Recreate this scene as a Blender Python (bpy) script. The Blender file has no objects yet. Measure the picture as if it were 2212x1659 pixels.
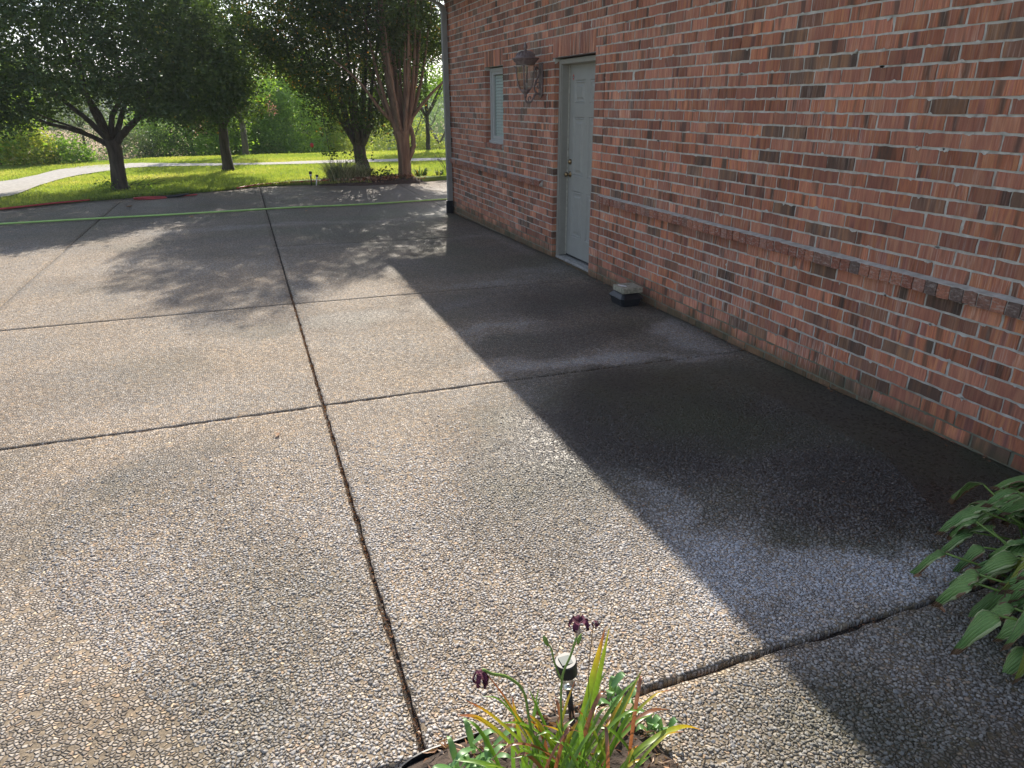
import bpy, math, random
import numpy as np
from mathutils import Vector, Matrix
R = math.radians
C = bpy.context.scene.collection
sc = bpy.context.scene
rng = np.random.default_rng(7)
random.seed(7)

# ------------------------------------------------------------------ camera
F, PITCH, YAW, ROLL, EYE = 1520.74, R(21.845), R(19.966), R(-0.2726), 1.7
fwd = Vector((math.sin(YAW)*math.cos(PITCH), math.cos(YAW)*math.cos(PITCH), -math.sin(PITCH)))
rt = Vector((math.cos(YAW), -math.sin(YAW), 0)); up = rt.cross(fwd)
rt2 = rt*math.cos(ROLL) + up*math.sin(ROLL); up2 = up*math.cos(ROLL) - rt*math.sin(ROLL)
cd = bpy.data.cameras.new('camera'); cam = bpy.data.objects.new('camera', cd); C.objects.link(cam)
M = Matrix((rt2, up2, -fwd)).transposed().to_4x4(); M.translation = (0, 0, EYE)
cam.matrix_world = M
cd.sensor_width = 36; cd.lens = F/2212*36; cd.clip_start = 0.05; cd.clip_end = 3000
sc.camera = cam

# ------------------------------------------------------------------ light
SUNV = Vector((1.30, 4.67, 3.35)).normalized()          # towards the sun
el = math.asin(SUNV.z); az = math.atan2(SUNV.x, SUNV.y)
w = bpy.data.worlds.new('World'); sc.world = w; w.use_nodes = True
wn = w.node_tree.nodes; wl = w.node_tree.links; wn.clear()
sky = wn.new('ShaderNodeTexSky'); sky.sky_type = 'NISHITA'; sky.sun_disc = False
sky.sun_elevation = el; sky.sun_rotation = az
sky.air_density = 1.0; sky.dust_density = 1.0; sky.ozone_density = 1.0
bg = wn.new('ShaderNodeBackground'); bg.inputs['Strength'].default_value = 0.115
wo = wn.new('ShaderNodeOutputWorld')
hsv = wn.new('ShaderNodeHueSaturation'); hsv.inputs['Saturation'].default_value = 0.62
wl.new(sky.outputs[0], hsv.inputs['Color']); tint = wn.new('ShaderNodeMix'); tint.data_type = 'RGBA'; tint.blend_type = 'MULTIPLY'; tint.inputs[0].default_value = 1
tint.inputs[7].default_value = (.95, .98, 1.06, 1); wl.new(hsv.outputs[0], tint.inputs[6]); wl.new(tint.outputs[2], bg.inputs[0]); wl.new(bg.outputs[0], wo.inputs[0])
ld = bpy.data.lights.new('sun', 'SUN'); ld.energy = 4.7; ld.angle = R(0.55); ld.color = (1.0, 0.92, 0.80)
sun = bpy.data.objects.new('sun', ld); C.objects.link(sun)
sun.rotation_euler = SUNV.to_track_quat('Z', 'Y').to_euler(); sun.location = (0, 0, 30)
sc.view_settings.view_transform = 'Standard'; sc.view_settings.look = 'None'
sc.view_settings.exposure = 0.92; sc.view_settings.gamma = 1.0
sc.cycles.max_bounces = 7; sc.cycles.diffuse_bounces = 4; sc.cycles.transparent_max_bounces = 8
sc.cycles.use_denoising = True

# ------------------------------------------------------------------ node helpers
class N:
    def __init__(s, name, rough=0.8, color=(0.5, 0.5, 0.5)):
        s.m = bpy.data.materials.new(name); s.m.use_nodes = True
        s.t = s.m.node_tree; s.b = s.t.nodes['Principled BSDF']; s.out = s.t.nodes['Material Output']
        s.b.inputs['Roughness'].default_value = rough
        s.b.inputs['Base Color'].default_value = (*color, 1)
    def n(s, kind, **k):
        x = s.t.nodes.new('ShaderNode'+kind)
        for a, v in k.items():
            if a.startswith('_'): x.inputs[int(a[1:])].default_value = v
            else: setattr(x, a, v)
        return x
    def l(s, a, b): s.t.links.new(a, b)
    def pos(s): return s.n('NewGeometry').outputs['Position']
    def mapped(s, vec, scale=(1, 1, 1)):
        x = s.n('Mapping'); x.inputs['Scale'].default_value = scale; s.l(vec, x.inputs[0]); return x.outputs[0]
    def noise(s, vec, scale, detail=4, rough=0.55):
        x = s.n('TexNoise'); x.inputs['Scale'].default_value = scale; x.inputs['Detail'].default_value = detail
        x.inputs['Roughness'].default_value = rough
        if vec is not None: s.l(vec, x.inputs['Vector'])
        return x.outputs['Fac']
    def ramp(s, fac, stops, interp='LINEAR'):
        x = s.n('ValToRGB'); x.color_ramp.interpolation = interp
        e = x.color_ramp.elements
        while len(e) < len(stops): e.new(0.5)
        for i, (p, c) in enumerate(stops):
            e[i].position = p; e[i].color = (*c, 1) if len(c) == 3 else c
        s.l(fac, x.inputs[0]); return x.outputs[0]
    def mix(s, a, b, fac, mode='MIX'):
        x = s.n('Mix', data_type='RGBA', blend_type=mode)
        for v, i in ((fac, 0), (a, 6), (b, 7)):
            if hasattr(v, 'default_value') or hasattr(v, 'is_linked'): s.l(v, x.inputs[i])
            else: x.inputs[i].default_value = v if i == 0 else (*v, 1)
        return x.outputs[2]
    def math(s, op, a, b=0.5):
        x = s.n('Math', operation=op)
        for v, i in ((a, 0), (b, 1)):
            if hasattr(v, 'is_linked'): s.l(v, x.inputs[i])
            else: x.inputs[i].default_value = v
        return x.outputs[0]
    def attr(s, name, out='Fac'): return s.n('Attribute', attribute_name=name).outputs[out]
    def color(s, c): s.l(c, s.b.inputs['Base Color'])
    def bump(s, h, dist=0.003, strength=1.0):
        x = s.n('Bump'); x.inputs['Distance'].default_value = dist; x.inputs['Strength'].default_value = strength
        s.l(h, x.inputs['Height']); s.l(x.outputs[0], s.b.inputs['Normal']); return x

def simple(name, col, rough=0.7, metal=0.0, var=0.25, scale=30, bump=0.0):
    k = N(name, rough); p = k.n('TexCoord').outputs['Object']
    f = k.noise(p, scale)
    lo = tuple(c*(1-var) for c in col); hi = tuple(min(1, c*(1+var)) for c in col)
    k.color(k.ramp(f, [(0.3, lo), (0.7, hi)])); k.b.inputs['Metallic'].default_value = metal
    if bump: k.bump(f, bump)
    return k.m

# ------------------------------------------------------------------ mesh helpers
def put(ob, parent=None, **props):
    # geometry is written in world coordinates; the parent's own placement is cancelled once
    C.objects.link(ob)
    if parent is not None:
        ob.parent = parent
        if parent.type == 'EMPTY': ob.matrix_parent_inverse = parent.matrix_basis.inverted()
    for k, v in props.items(): ob[k] = v
    return ob
def thing(name, loc, label, cat, group=None, rotz=0):
    o = bpy.data.objects.new(name, None); o.location = loc; o.rotation_euler = (0, 0, rotz)
    o.empty_display_size = 0.1
    put(o, label=label, category=cat)
    if group: o['group'] = group
    return o
def pymesh(name, V, Fs, mat, parent=None, smooth=False, attrs=None, **props):
    me = bpy.data.meshes.new(name); me.from_pydata([tuple(v) for v in V], [], [tuple(f) for f in Fs])
    if smooth:
        me.polygons.foreach_set('use_smooth', [True]*len(me.polygons))
    for a, vals in (attrs or {}).items():
        at = me.attributes.new(a, 'FLOAT', 'POINT'); at.data.foreach_set('value', np.asarray(vals, dtype=np.float32))
    me.materials.append(mat); me.update()
    return put(bpy.data.objects.new(name, me), parent, **props)
def npmesh(name, V, Fa, mat, parent=None, smooth=False, attrs=None, colattrs=None, **props):
    V = np.asarray(V, dtype=np.float32); Fa = np.asarray(Fa, dtype=np.int32)
    m, k = Fa.shape
    me = bpy.data.meshes.new(name)
    me.vertices.add(len(V)); me.vertices.foreach_set('co', V.ravel())
    me.loops.add(m*k); me.loops.foreach_set('vertex_index', Fa.ravel())
    me.polygons.add(m); me.polygons.foreach_set('loop_start', np.arange(0, m*k, k, dtype=np.int32))
    if smooth: me.polygons.foreach_set('use_smooth', np.ones(m, dtype=bool))
    else: me.polygons.foreach_set('use_smooth', np.zeros(m, dtype=bool))
    for a, vals in (attrs or {}).items():
        at = me.attributes.new(a, 'FLOAT', 'POINT'); at.data.foreach_set('value', np.asarray(vals, dtype=np.float32))
    for a, vals in (colattrs or {}).items():
        at = me.attributes.new(a, 'FLOAT_COLOR', 'POINT'); at.data.foreach_set('color', np.asarray(vals, dtype=np.float32).ravel())
    me.materials.append(mat); me.update(calc_edges=True)
    return put(bpy.data.objects.new(name, me), parent, **props)
class MB:
    """collects faces for ONE mesh"""
    def __init__(s): s.V = []; s.F = []
    def add(s, V, Fs):
        o = len(s.V); s.V += [tuple(v) for v in V]; s.F += [tuple(i+o for i in f) for f in Fs]; return s
    def box(s, a, b, ch=0.0):
        x0, y0, z0 = a; x1, y1, z1 = b
        if ch <= 0:
            V = [(x, y, z) for x in (x0, x1) for y in (y0, y1) for z in (z0, z1)]
            return s.add(V, [(0, 1, 3, 2), (4, 6, 7, 5), (0, 4, 5, 1), (2, 3, 7, 6), (0, 2, 6, 4), (1, 5, 7, 3)])
        V = []; 
        for sx, X in ((1, x0), (-1, x1)):
            for sy, Y in ((1, y0), (-1, y1)):
                for sz, Z in ((1, z0), (-1, z1)):
                    V += [(X, Y+sy*ch, Z+sz*ch), (X+sx*ch, Y, Z+sz*ch), (X+sx*ch, Y+sy*ch, Z)]
        f = lambda ix, iy, iz, k: (ix*4+iy*2+iz)*3+k
        Fs = []
        for i in (0, 1):
            Fs.append([f(i, 0, 0, 0), f(i, 1, 0, 0), f(i, 1, 1, 0), f(i, 0, 1, 0)])
            Fs.append([f(0, i, 0, 1), f(1, i, 0, 1), f(1, i, 1, 1), f(0, i, 1, 1)])
            Fs.append([f(0, 0, i, 2), f(1, 0, i, 2), f(1, 1, i, 2), f(0, 1, i, 2)])
        for a_ in (0, 1):
            for b_ in (0, 1):
                Fs.append([f(0, a_, b_, 1), f(1, a_, b_, 1), f(1, a_, b_, 2), f(0, a_, b_, 2)])
                Fs.append([f(a_, 0, b_, 0), f(a_, 1, b_, 0), f(a_, 1, b_, 2), f(a_, 0, b_, 2)])
                Fs.append([f(a_, b_, 0, 0), f(a_, b_, 1, 0), f(a_, b_, 1, 1), f(a_, b_, 0, 1)])
                for c_ in (0, 1): Fs.append([f(a_, b_, c_, 0), f(a_, b_, c_, 1), f(a_, b_, c_, 2)])
        return s.add(V, Fs)
    def tube(s, P, r, seg=8, cap=True, flat=1.0):
        P = [Vector(p) for p in P]; n = len(P)
        rr = r if hasattr(r, '__len__') else [r]*n
        ref = Vector((0, 0, 1)) if abs((P[-1]-P[0]).normalized().z) < 0.9 else Vector((1, 0, 0))
        V = []; 
        for i, p in enumerate(P):
            t = (P[min(i+1, n-1)]-P[max(i-1, 0)]).normalized()
            u = t.cross(ref).normalized() if t.cross(ref).length > 1e-4 else Vector((1, 0, 0)); v = u.cross(t)
            for k in range(seg):
                a = 2*math.pi*k/seg
                V.append(p+u*math.cos(a)*rr[i]+v*math.sin(a)*rr[i]*flat)
        Fs = [(i*seg+k, i*seg+(k+1) % seg, (i+1)*seg+(k+1) % seg, (i+1)*seg+k) for i in range(n-1) for k in range(seg)]
        if cap: Fs += [tuple(range(seg-1, -1, -1)), tuple((n-1)*seg+k for k in range(seg))]
        return s.add(V, Fs)
    def lathe(s, prof, c, seg=24):
        V = []
        for r, z in prof:
            for k in range(seg):
                a = 2*math.pi*k/seg; V.append((c[0]+r*math.cos(a), c[1]+r*math.sin(a), c[2]+z))
        n = len(prof)
        Fs = [(i*seg+k, i*seg+(k+1) % seg, (i+1)*seg+(k+1) % seg, (i+1)*seg+k) for i in range(n-1) for k in range(seg)]
        Fs += [tuple(range(seg-1, -1, -1)), tuple((n-1)*seg+k for k in range(seg))]
        return s.add(V, Fs)
    def prism(s, poly, z0, z1):
        n = len(poly)
        V = [(x, y, z0) for x, y in poly]+[(x, y, z1) for x, y in poly]
        return s.add(V, [tuple(range(n-1, -1, -1)), tuple(range(n, 2*n))]+[(i, (i+1) % n, n+(i+1) % n, n+i) for i in range(n)])
    def build(s, name, mat, parent=None, smooth=False, **props):
        return pymesh(name, s.V, s.F, mat, parent, smooth, **props)
def crom(P, k=6):
    P = [Vector(p) for p in P]; Q = [P[0]*2-P[1]]+P+[P[-1]*2-P[-2]]; out = []
    for i in range(1, len(Q)-2):
        for j in range(k):
            t = j/k; a, b, c, d = Q[i-1], Q[i], Q[i+1], Q[i+2]
            out.append(0.5*((2*b)+(c-a)*t+(2*a-5*b+4*c-d)*t*t+(3*b-a-3*c+d)*t**3))
    out.append(P[-1]); return out
def interp(x, xs, ys): return np.interp(x, xs, ys)

# value noise in numpy
_G = rng.random((64, 64))
def vnoise(x, y):
    x = np.asarray(x, float); y = np.asarray(y, float)
    xi = np.floor(x).astype(int); yi = np.floor(y).astype(int); fx = x-xi; fy = y-yi
    fx = fx*fx*(3-2*fx); fy = fy*fy*(3-2*fy)
    g = lambda a, b: _G[a % 64, b % 64]
    return (g(xi, yi)*(1-fx)+g(xi+1, yi)*fx)*(1-fy)+(g(xi, yi+1)*(1-fx)+g(xi+1, yi+1)*fx)*fy
def fbm(x, y, o=4):
    s = 0; a = 0.5; t = 0
    for i in range(o):
        s = s+a*vnoise(x*2**i+17*i, y*2**i+31*i); t += a; a *= 0.55
    return s/t
def gz(x, y):
    """height of the driveway: nearly flat, sinking a little along the foot of the wall"""
    wgt = np.clip((np.asarray(x, float)-0.26)/3.07, 0, 1.2)
    return wgt*np.interp(y, [-4, 1.4, 1.96, 4.2, 6.6, 7.7, 12.4, 18], [0.02, 0.02, 0.028, -0.024, -0.032, -0.024, -0.088, -0.09])
# wear and painted shade of the driveway: (x, y, rx, ry, rot, tone) tone <0 grime and painted-in house and tree shade, >0 bleached by washing
PATCH = [(2.55, 3.0, 1.3, 1.05, 0, -.80), (2.75, 2.05, .85, .50, .1, -.84), (2.3, .9, 1.1, .55, 0, -.48), (2.2, 6.0, 1.2, .55, 0, -.42),  # damp grime by the wall, with the house shade deepened in colour
         (2.2, 8.1, 1.4, 1.3, 0, -.42), (2.9, 5.3, .8, .9, 0, -.45), (1.95, 4.75, .9, .3, .1, -.5), (2.4, 11, 2.0, 1.8, 0, -.42), (1.2, 13.9, 4.4, 3.0, 0, -.48), (2.12, 3.25, .62, .75, 0, -.55), (-3.2, 11.5, 1.6, 1.2, 0, -.2),  # includes painted shade: along the eave shadow edge, and under the trees far out
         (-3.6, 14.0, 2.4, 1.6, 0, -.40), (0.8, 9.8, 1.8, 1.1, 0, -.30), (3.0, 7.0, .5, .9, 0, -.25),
         (1.52, 2.15, .09, .42, -.12, .45), (1.62, 1.80, .18, .26, -.3, .85), (2.05, 1.60, .62, .13, -.06, .95), (2.4, 1.52, .4, .07, 0, .7), (2.1, 4.22, .75, .10, .05, .75), (1.6, 4.3, .3, .2, 0, .45),
         (1.8, 5.28, .42, .07, 0, .5), (3.12, 4.6, .18, .42, -.4, .65), (2.9, 4.20, .4, .08, 0, .45), (2.9, 7.1, .4, .25, .3, .35), (3.15, 8.8, .12, .9, 0, .25),
         (2.2, 6.72, .5, .10, 0, .3), (1.6, 6.0, .3, .10, .3, .2), (2.9, 9.4, .35, .12, 0, .4), (.6, 9.3, .7, .12, 0, .2), (0.6, 11.3, 2.2, .18, .05, .35),
         (.62, 5.85, .38, .38, 0, -.34), (-1.0, 3.15, .75, .35, .3, -.16), (-.18, 2.3, .28, .75, .1, -.22), (-.1, 5.85, .5, .22, 0, -.22), (-.5, 3.55, .35, .2, .4, -.24),
         (1.05, 2.7, .28, .75, -.15, -.20), (1.25, 1.9, .2, .5, 0, .12), (1.25, 3.8, .3, .25, 0, .22), (.5, 3.6, .25, .6, 0, .12), (-1.3, 4.9, .9, .5, .2, -.18), (-1.5, 8.2, .7, .5, 0, -.20),
         (-.9, 10.2, 1.0, .3, .1, -.25), (.8, 6.9, .6, .3, 0, .15), (.2, 1.7, .35, .25, 0, -.1), (-.75, 1.7, .7, .3, .2, -.2), (1.3, 1.0, .4, .35, 0, -.30), (-.6, 4.4, .8, .3, 0, .12), (-1.9, 3.9, .5, .7, 0, -.25)]
def stain_shade(x, y):
    """returns RGBA: r tone with grime and painted shade (0.5 neutral), g bleach, b green algae"""
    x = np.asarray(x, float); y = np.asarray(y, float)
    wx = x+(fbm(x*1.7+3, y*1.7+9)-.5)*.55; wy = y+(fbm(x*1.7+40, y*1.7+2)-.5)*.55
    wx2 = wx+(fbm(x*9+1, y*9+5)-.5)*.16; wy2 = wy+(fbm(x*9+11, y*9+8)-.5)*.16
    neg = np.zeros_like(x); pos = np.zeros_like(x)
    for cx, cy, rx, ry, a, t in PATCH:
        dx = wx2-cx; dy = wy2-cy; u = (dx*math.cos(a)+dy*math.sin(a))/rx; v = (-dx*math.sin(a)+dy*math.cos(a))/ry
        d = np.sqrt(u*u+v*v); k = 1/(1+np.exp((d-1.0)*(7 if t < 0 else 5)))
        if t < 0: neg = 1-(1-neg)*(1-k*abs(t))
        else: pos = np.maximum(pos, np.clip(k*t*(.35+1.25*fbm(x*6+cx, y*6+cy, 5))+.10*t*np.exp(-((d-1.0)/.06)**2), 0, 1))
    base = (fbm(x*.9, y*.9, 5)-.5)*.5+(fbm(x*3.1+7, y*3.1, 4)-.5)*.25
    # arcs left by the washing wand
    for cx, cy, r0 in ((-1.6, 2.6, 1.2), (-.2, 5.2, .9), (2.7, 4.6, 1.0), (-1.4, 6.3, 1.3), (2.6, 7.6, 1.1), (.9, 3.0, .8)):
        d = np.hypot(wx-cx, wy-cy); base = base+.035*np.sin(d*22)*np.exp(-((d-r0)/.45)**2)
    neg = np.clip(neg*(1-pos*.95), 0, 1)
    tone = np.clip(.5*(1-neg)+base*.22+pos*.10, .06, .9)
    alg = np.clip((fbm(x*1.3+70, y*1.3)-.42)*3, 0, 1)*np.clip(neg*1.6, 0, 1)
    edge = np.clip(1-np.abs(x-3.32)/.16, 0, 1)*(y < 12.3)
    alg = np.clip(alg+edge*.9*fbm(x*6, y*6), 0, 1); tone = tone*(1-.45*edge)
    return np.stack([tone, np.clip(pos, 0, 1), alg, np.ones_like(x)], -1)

# ------------------------------------------------------------------ materials
def stain_shade_mix(k, col, fac=None):
    st = k.attr('stain_shade', 'Color'); sep = k.n('SeparateColor'); k.l(st, sep.inputs[0])
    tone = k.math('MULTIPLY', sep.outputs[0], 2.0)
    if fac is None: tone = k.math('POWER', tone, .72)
    else:                                    # grime and painted shade darken the cement between the stones most
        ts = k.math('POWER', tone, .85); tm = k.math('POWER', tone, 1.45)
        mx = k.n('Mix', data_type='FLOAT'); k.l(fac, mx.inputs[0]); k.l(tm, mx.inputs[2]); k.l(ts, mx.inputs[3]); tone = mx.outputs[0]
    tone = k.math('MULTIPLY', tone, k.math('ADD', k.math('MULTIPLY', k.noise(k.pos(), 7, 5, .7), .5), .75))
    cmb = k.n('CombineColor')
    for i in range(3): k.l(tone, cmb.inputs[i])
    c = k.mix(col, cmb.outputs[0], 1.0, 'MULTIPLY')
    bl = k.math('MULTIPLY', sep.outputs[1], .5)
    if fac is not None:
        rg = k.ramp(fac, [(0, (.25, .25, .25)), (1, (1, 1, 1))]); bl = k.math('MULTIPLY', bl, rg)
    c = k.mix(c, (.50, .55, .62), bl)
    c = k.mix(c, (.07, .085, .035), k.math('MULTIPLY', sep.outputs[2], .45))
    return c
STONE = [(0.0, (.17, .15, .135)), (.2, (.27, .245, .225)), (.4, (.36, .33, .305)), (.6, (.43, .40, .375)), (.8, (.52, .49, .455)), (.88, (.34, .34, .35)), (.965, (.50, .36, .25)), (.99, (.66, .56, .42))]
def concrete():
    k = N('exposed_aggregate', .82); p = k.pos()
    warp = k.n('TexNoise'); warp.inputs['Scale'].default_value = 40; k.l(p, warp.inputs['Vector'])
    pw = k.n('VectorMath', operation='MULTIPLY_ADD'); k.l(warp.outputs['Color'], pw.inputs[0]); pw.inputs[1].default_value = (.012, .012, .0); k.l(p, pw.inputs[2])
    flat = k.mapped(pw.outputs[0], (1, 1, 0))
    v = k.n('TexVoronoi', feature='F1', voronoi_dimensions='2D'); v.inputs['Scale'].default_value = 78; k.l(flat, v.inputs['Vector'])
    ve = k.n('TexVoronoi', feature='DISTANCE_TO_EDGE', voronoi_dimensions='2D'); ve.inputs['Scale'].default_value = 78; k.l(flat, ve.inputs['Vector'])
    sp = k.n('SeparateColor'); k.l(v.outputs['Color'], sp.inputs[0])
    stone = k.ramp(sp.outputs[0], STONE)
    stone = k.mix(stone, (1, 1, 1), .0)
    matrix = k.ramp(k.noise(p, 160, 3), [(.3, (.13, .10, .07)), (.7, (.37, .30, .215))])
    edge = k.ramp(ve.outputs['Distance'], [(.06, (0, 0, 0)), (.15, (1, 1, 1))])
    miss = k.ramp(sp.outputs[1], [(.12, (0, 0, 0)), (.17, (1, 1, 1))])
    fac = k.mix(edge, miss, 1.0, 'MULTIPLY')
    c = k.mix(matrix, stone, fac)
    mot = k.noise(flat, 34, 3, .7); c = k.mix(c, k.ramp(mot, [(.32, (.74, .73, .71)), (.5, (1, 1, 1)), (.68, (1.22, 1.21, 1.19))]), 1.0, 'MULTIPLY')
    warm = k.noise(p, 1.1, 4)
    c = k.mix(c, k.ramp(warm, [(.35, (1.10, 1.0, .88)), (.65, (1.02, 1.0, .97))]), 1.0, 'MULTIPLY')
    k.color(stain_shade_mix(k, c, fac))
    sr = k.n('SeparateColor'); k.l(k.attr('stain_shade', 'Color'), sr.inputs[0]); k.l(k.ramp(sr.outputs[0], [(.12, (.46, .46, .46)), (.42, (.85, .85, .85))]), k.b.inputs['Roughness'])
    h = k.mix(k.ramp(ve.outputs['Distance'], [(0, (0, 0, 0)), (.3, (1, 1, 1))]), miss, 1.0, 'MULTIPLY')
    hh = k.math('MULTIPLY', h, k.math('ADD', sp.outputs[2], .5))
    b = k.bump(hh, .009, 1.0)
    return k.m
def pebble_mat():
    k = N('pebble', .6)
    c = k.ramp(k.attr('rnd'), STONE)
    n = k.noise(k.pos(), 300, 2); c = k.mix(c, k.ramp(n, [(.3, (.8, .8, .8)), (.7, (1.1, 1.1, 1.1))]), 1.0, 'MULTIPLY')
    k.color(stain_shade_mix(k, c)); return k.m
def brick_mat():
    k = N('wirecut_brick', .9); p = k.pos()
    rnd = k.attr('rnd')
    off = k.n('CombineXYZ'); k.l(k.math('MULTIPLY', rnd, 37.0), off.inputs[1]); k.l(k.math('MULTIPLY', rnd, 11.0), off.inputs[2])
    q = k.n('VectorMath', operation='ADD'); k.l(p, q.inputs[0]); k.l(off.outputs[0], q.inputs[1])
    band = k.noise(k.mapped(q.outputs[0], (6, 12, 1.2)), 1.0, 2, .5)       # broad vertical bands along the brick
    fine = k.noise(k.mapped(q.outputs[0], (60, 150, 9)), 1.0, 3, .6)       # wire-cut drag
    c = k.ramp(band, [(.32, (.08, .056, .046)), (.40, (.17, .080, .052)), (.46, (.33, .130, .075)), (.50, (.25, .100, .070)), (.56, (.36, .165, .090)), (.62, (.28, .115, .092)), (.72, (.12, .07, .06))])
    c2 = k.ramp(band, [(.33, (.13, .075, .062)), (.42, (.33, .145, .100)), (.5, (.26, .110, .082)), (.6, (.35, .17, .112)), (.8, (.26, .120, .090))])
    c3 = k.ramp(band, [(.3, (.055, .043, .037)), (.5, (.115, .078, .06)), (.6, (.20, .115, .07)), (.7, (.085, .06, .05))])
    c = k.mix(c, c2, k.ramp(rnd, [(.40, (0, 0, 0)), (.46, (1, 1, 1))]))
    c = k.mix(c, c3, k.ramp(rnd, [(.86, (0, 0, 0)), (.93, (.9, .9, .9))]))
    c = k.mix(c, k.ramp(fine, [(.3, (.80, .77, .75)), (.5, (1, 1, 1)), (.72, (1.15, 1.14, 1.12))]), 1.0, 'MULTIPLY')
    # lime bloom in vertical runs, patchy over the wall
    patch = k.noise(p, 1.6, 3); run = k.noise(k.mapped(q.outputs[0], (90, 110, 7)), 1.0, 2)
    bl = k.math('MULTIPLY', k.ramp(patch, [(.44, (.0, .0, .0)), (.66, (1, 1, 1))]), k.ramp(run, [(.50, (0, 0, 0)), (.70, (.6, .6, .6))]))
    c = k.mix(c, (.50, .41, .38), bl)
    pit = k.noise(p, 420, 1); c = k.mix(c, (.05, .03, .02), k.ramp(pit, [(.70, (0, 0, 0)), (.76, (.75, .75, .75))]))
    c = k.mix(c, (1.36, 1.27, 1.13), 1.0, 'MULTIPLY')
    h2 = k.math('FRACT', k.math('MULTIPLY', rnd, 13.7)); c = k.mix(c, k.ramp(h2, [(0, (.60, .59, .60)), (.35, (.92, .92, .92)), (.75, (1.08, 1.08, 1.07)), (1, (1.42, 1.40, 1.36))]), 1.0, 'MULTIPLY')
    # splash dirt and moss near the foot of the wall
    z = k.n('SeparateXYZ'); k.l(p, z.inputs[0])
    zz = k.math('ADD', z.outputs[2], k.math('MULTIPLY', k.noise(p, 5, 4), -.22))
    foot = k.ramp(k.math('ADD', zz, .1), [(.0, (.75, .75, .75)), (.09, (0, 0, 0))])
    c = k.mix(c, (.075, .075, .035), foot)
    k.color(c); k.bump(k.math('ADD', fine, k.math('MULTIPLY', pit, -.8)), .0035, .9)
    return k.m
def ledge_mat():
    k = N('weathered_brick', .92); p = k.pos(); rnd = k.attr('rnd')
    c = k.ramp(rnd, [(.0, (.25, .095, .06)), (.3, (.34, .145, .09)), (.6, (.21, .11, .08)), (.75, (.30, .15, .11)), (.93, (.13, .09, .075))], 'CONSTANT')
    c = k.mix(c, k.ramp(k.noise(p, 70, 4, .7), [(.3, (.6, .6, .6)), (.7, (1.35, 1.3, 1.25))]), 1.0, 'MULTIPLY')
    w_ = k.noise(k.mapped(p, (30, 30, 95)), 1.0, 4, .7)
    c = k.mix(c, (.42, .36, .31), k.ramp(w_, [(.52, (0, 0, 0)), (.68, (.65, .65, .65))])); k.color(c); k.bump(k.noise(p, 90, 4), .006, 1.0); return k.m
def mortar_mat():
    k = N('mortar', .95); p = k.pos()
    c = k.ramp(k.noise(p, 22, 5), [(.3, (.35, .335, .29)), (.7, (.58, .56, .50))])
    z = k.n('SeparateXYZ'); k.l(p, z.inputs[0]); zz = k.math('ADD', z.outputs[2], k.math('MULTIPLY', k.noise(p, 4, 3), -.25))
    c = k.mix(c, (.09, .10, .05), k.ramp(zz, [(.0, (.8, .8, .8)), (.12, (0, 0, 0))]))
    k.color(c); k.bump(k.noise(p, 110, 4), .004, .8); return k.m
def leaf_mat(name, stops, trans=.5, gloss=.08, rough=.45, tcol=(1.25, 1.2, .55)):
    k = N(name); t = k.t
    c = k.ramp(k.attr('rnd'), stops)
    d = k.n('BsdfDiffuse'); tr = k.n('BsdfTranslucent'); g = k.n('BsdfGlossy'); g.inputs['Roughness'].default_value = rough
    g.inputs['Color'].default_value = (.8, .85, .8, 1)
    k.l(c, d.inputs[0]); k.l(k.mix(c, tcol, 1.0, 'MULTIPLY'), tr.inputs[0])
    m1 = k.n('MixShader'); m1.inputs[0].default_value = trans; k.l(d.outputs[0], m1.inputs[1]); k.l(tr.outputs[0], m1.inputs[2])
    m2 = k.n('MixShader'); m2.inputs[0].default_value = gloss; k.l(m1.outputs[0], m2.inputs[1]); k.l(g.outputs[0], m2.inputs[2])
    k.l(m2.outputs[0], k.out.inputs[0]); t.nodes.remove(k.b); return k.m
def bark_mat(name, lo, hi, sc_=(18, 18, 3)):
    k = N(name, .9); p = k.n('TexCoord').outputs['Object']
    f = k.noise(k.mapped(p, sc_), 1.0, 5); k.color(k.ramp(f, [(.3, lo), (.7, hi)])); k.bump(f, .03, 1.0); return k.m

M_CONC = concrete(); M_PEB = pebble_mat(); M_BRICK = brick_mat(); M_MORTAR = mortar_mat(); M_LEDGE = ledge_mat()
M_DIRT = simple('joint_dirt', (.04, .033, .027), .95, var=.5, scale=60, bump=.01)
M_SOIL = simple('mulch_soil', (.055, .038, .028), .95, var=.6, scale=40, bump=.02)
M_DOOR = simple('grey_door_paint', (.30, .298, .268), .45, var=.05, scale=8)
M_FRAME = simple('taupe_frame_paint', (.27, .255, .215), .5, var=.06, scale=14)
M_WFRAME = simple('window_vinyl', (.40, .395, .37), .45, var=.04)
M_DSP = simple('downspout_paint', (.25, .238, .215), .42, var=.08, scale=6)
M_BLACK = simple('black_plastic', (.018, .02, .024), .42, var=.3)
M_BRONZE = simple('bronze_paint', (.19, .14, .13), .5, .1, var=.35, scale=40, bump=.002)
M_BRASS = simple('aged_brass', (.30, .22, .12), .3, 1.0, var=.3)
M_ALU = simple('dusty_aluminium', (.36, .35, .33), .5, .3, var=.35, scale=30)
M_BLIND = simple('blind_slat', (.62, .64, .62), .5, var=.05)
M_DARK = simple('dark_room', (.02, .02, .02), .9)
M_PAVER = simple('paver', (.30, .28, .21), .95, var=.4, scale=45, bump=.006)
M_GHOSE = simple('green_hose', (.38, .60, .17), .5, var=.12, scale=10)
M_RHOSE = simple('red_hose', (.45, .055, .06), .45, var=.2)
M_WHITE = simple('white_plastic', (.7, .7, .68), .4, var=.1)
M_ROOF = simple('roof_shingle', (.09, .08, .075), .95, var=.4)
M_RED = simple('red_print', (.55, .05, .04), .5, var=.05)
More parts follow.
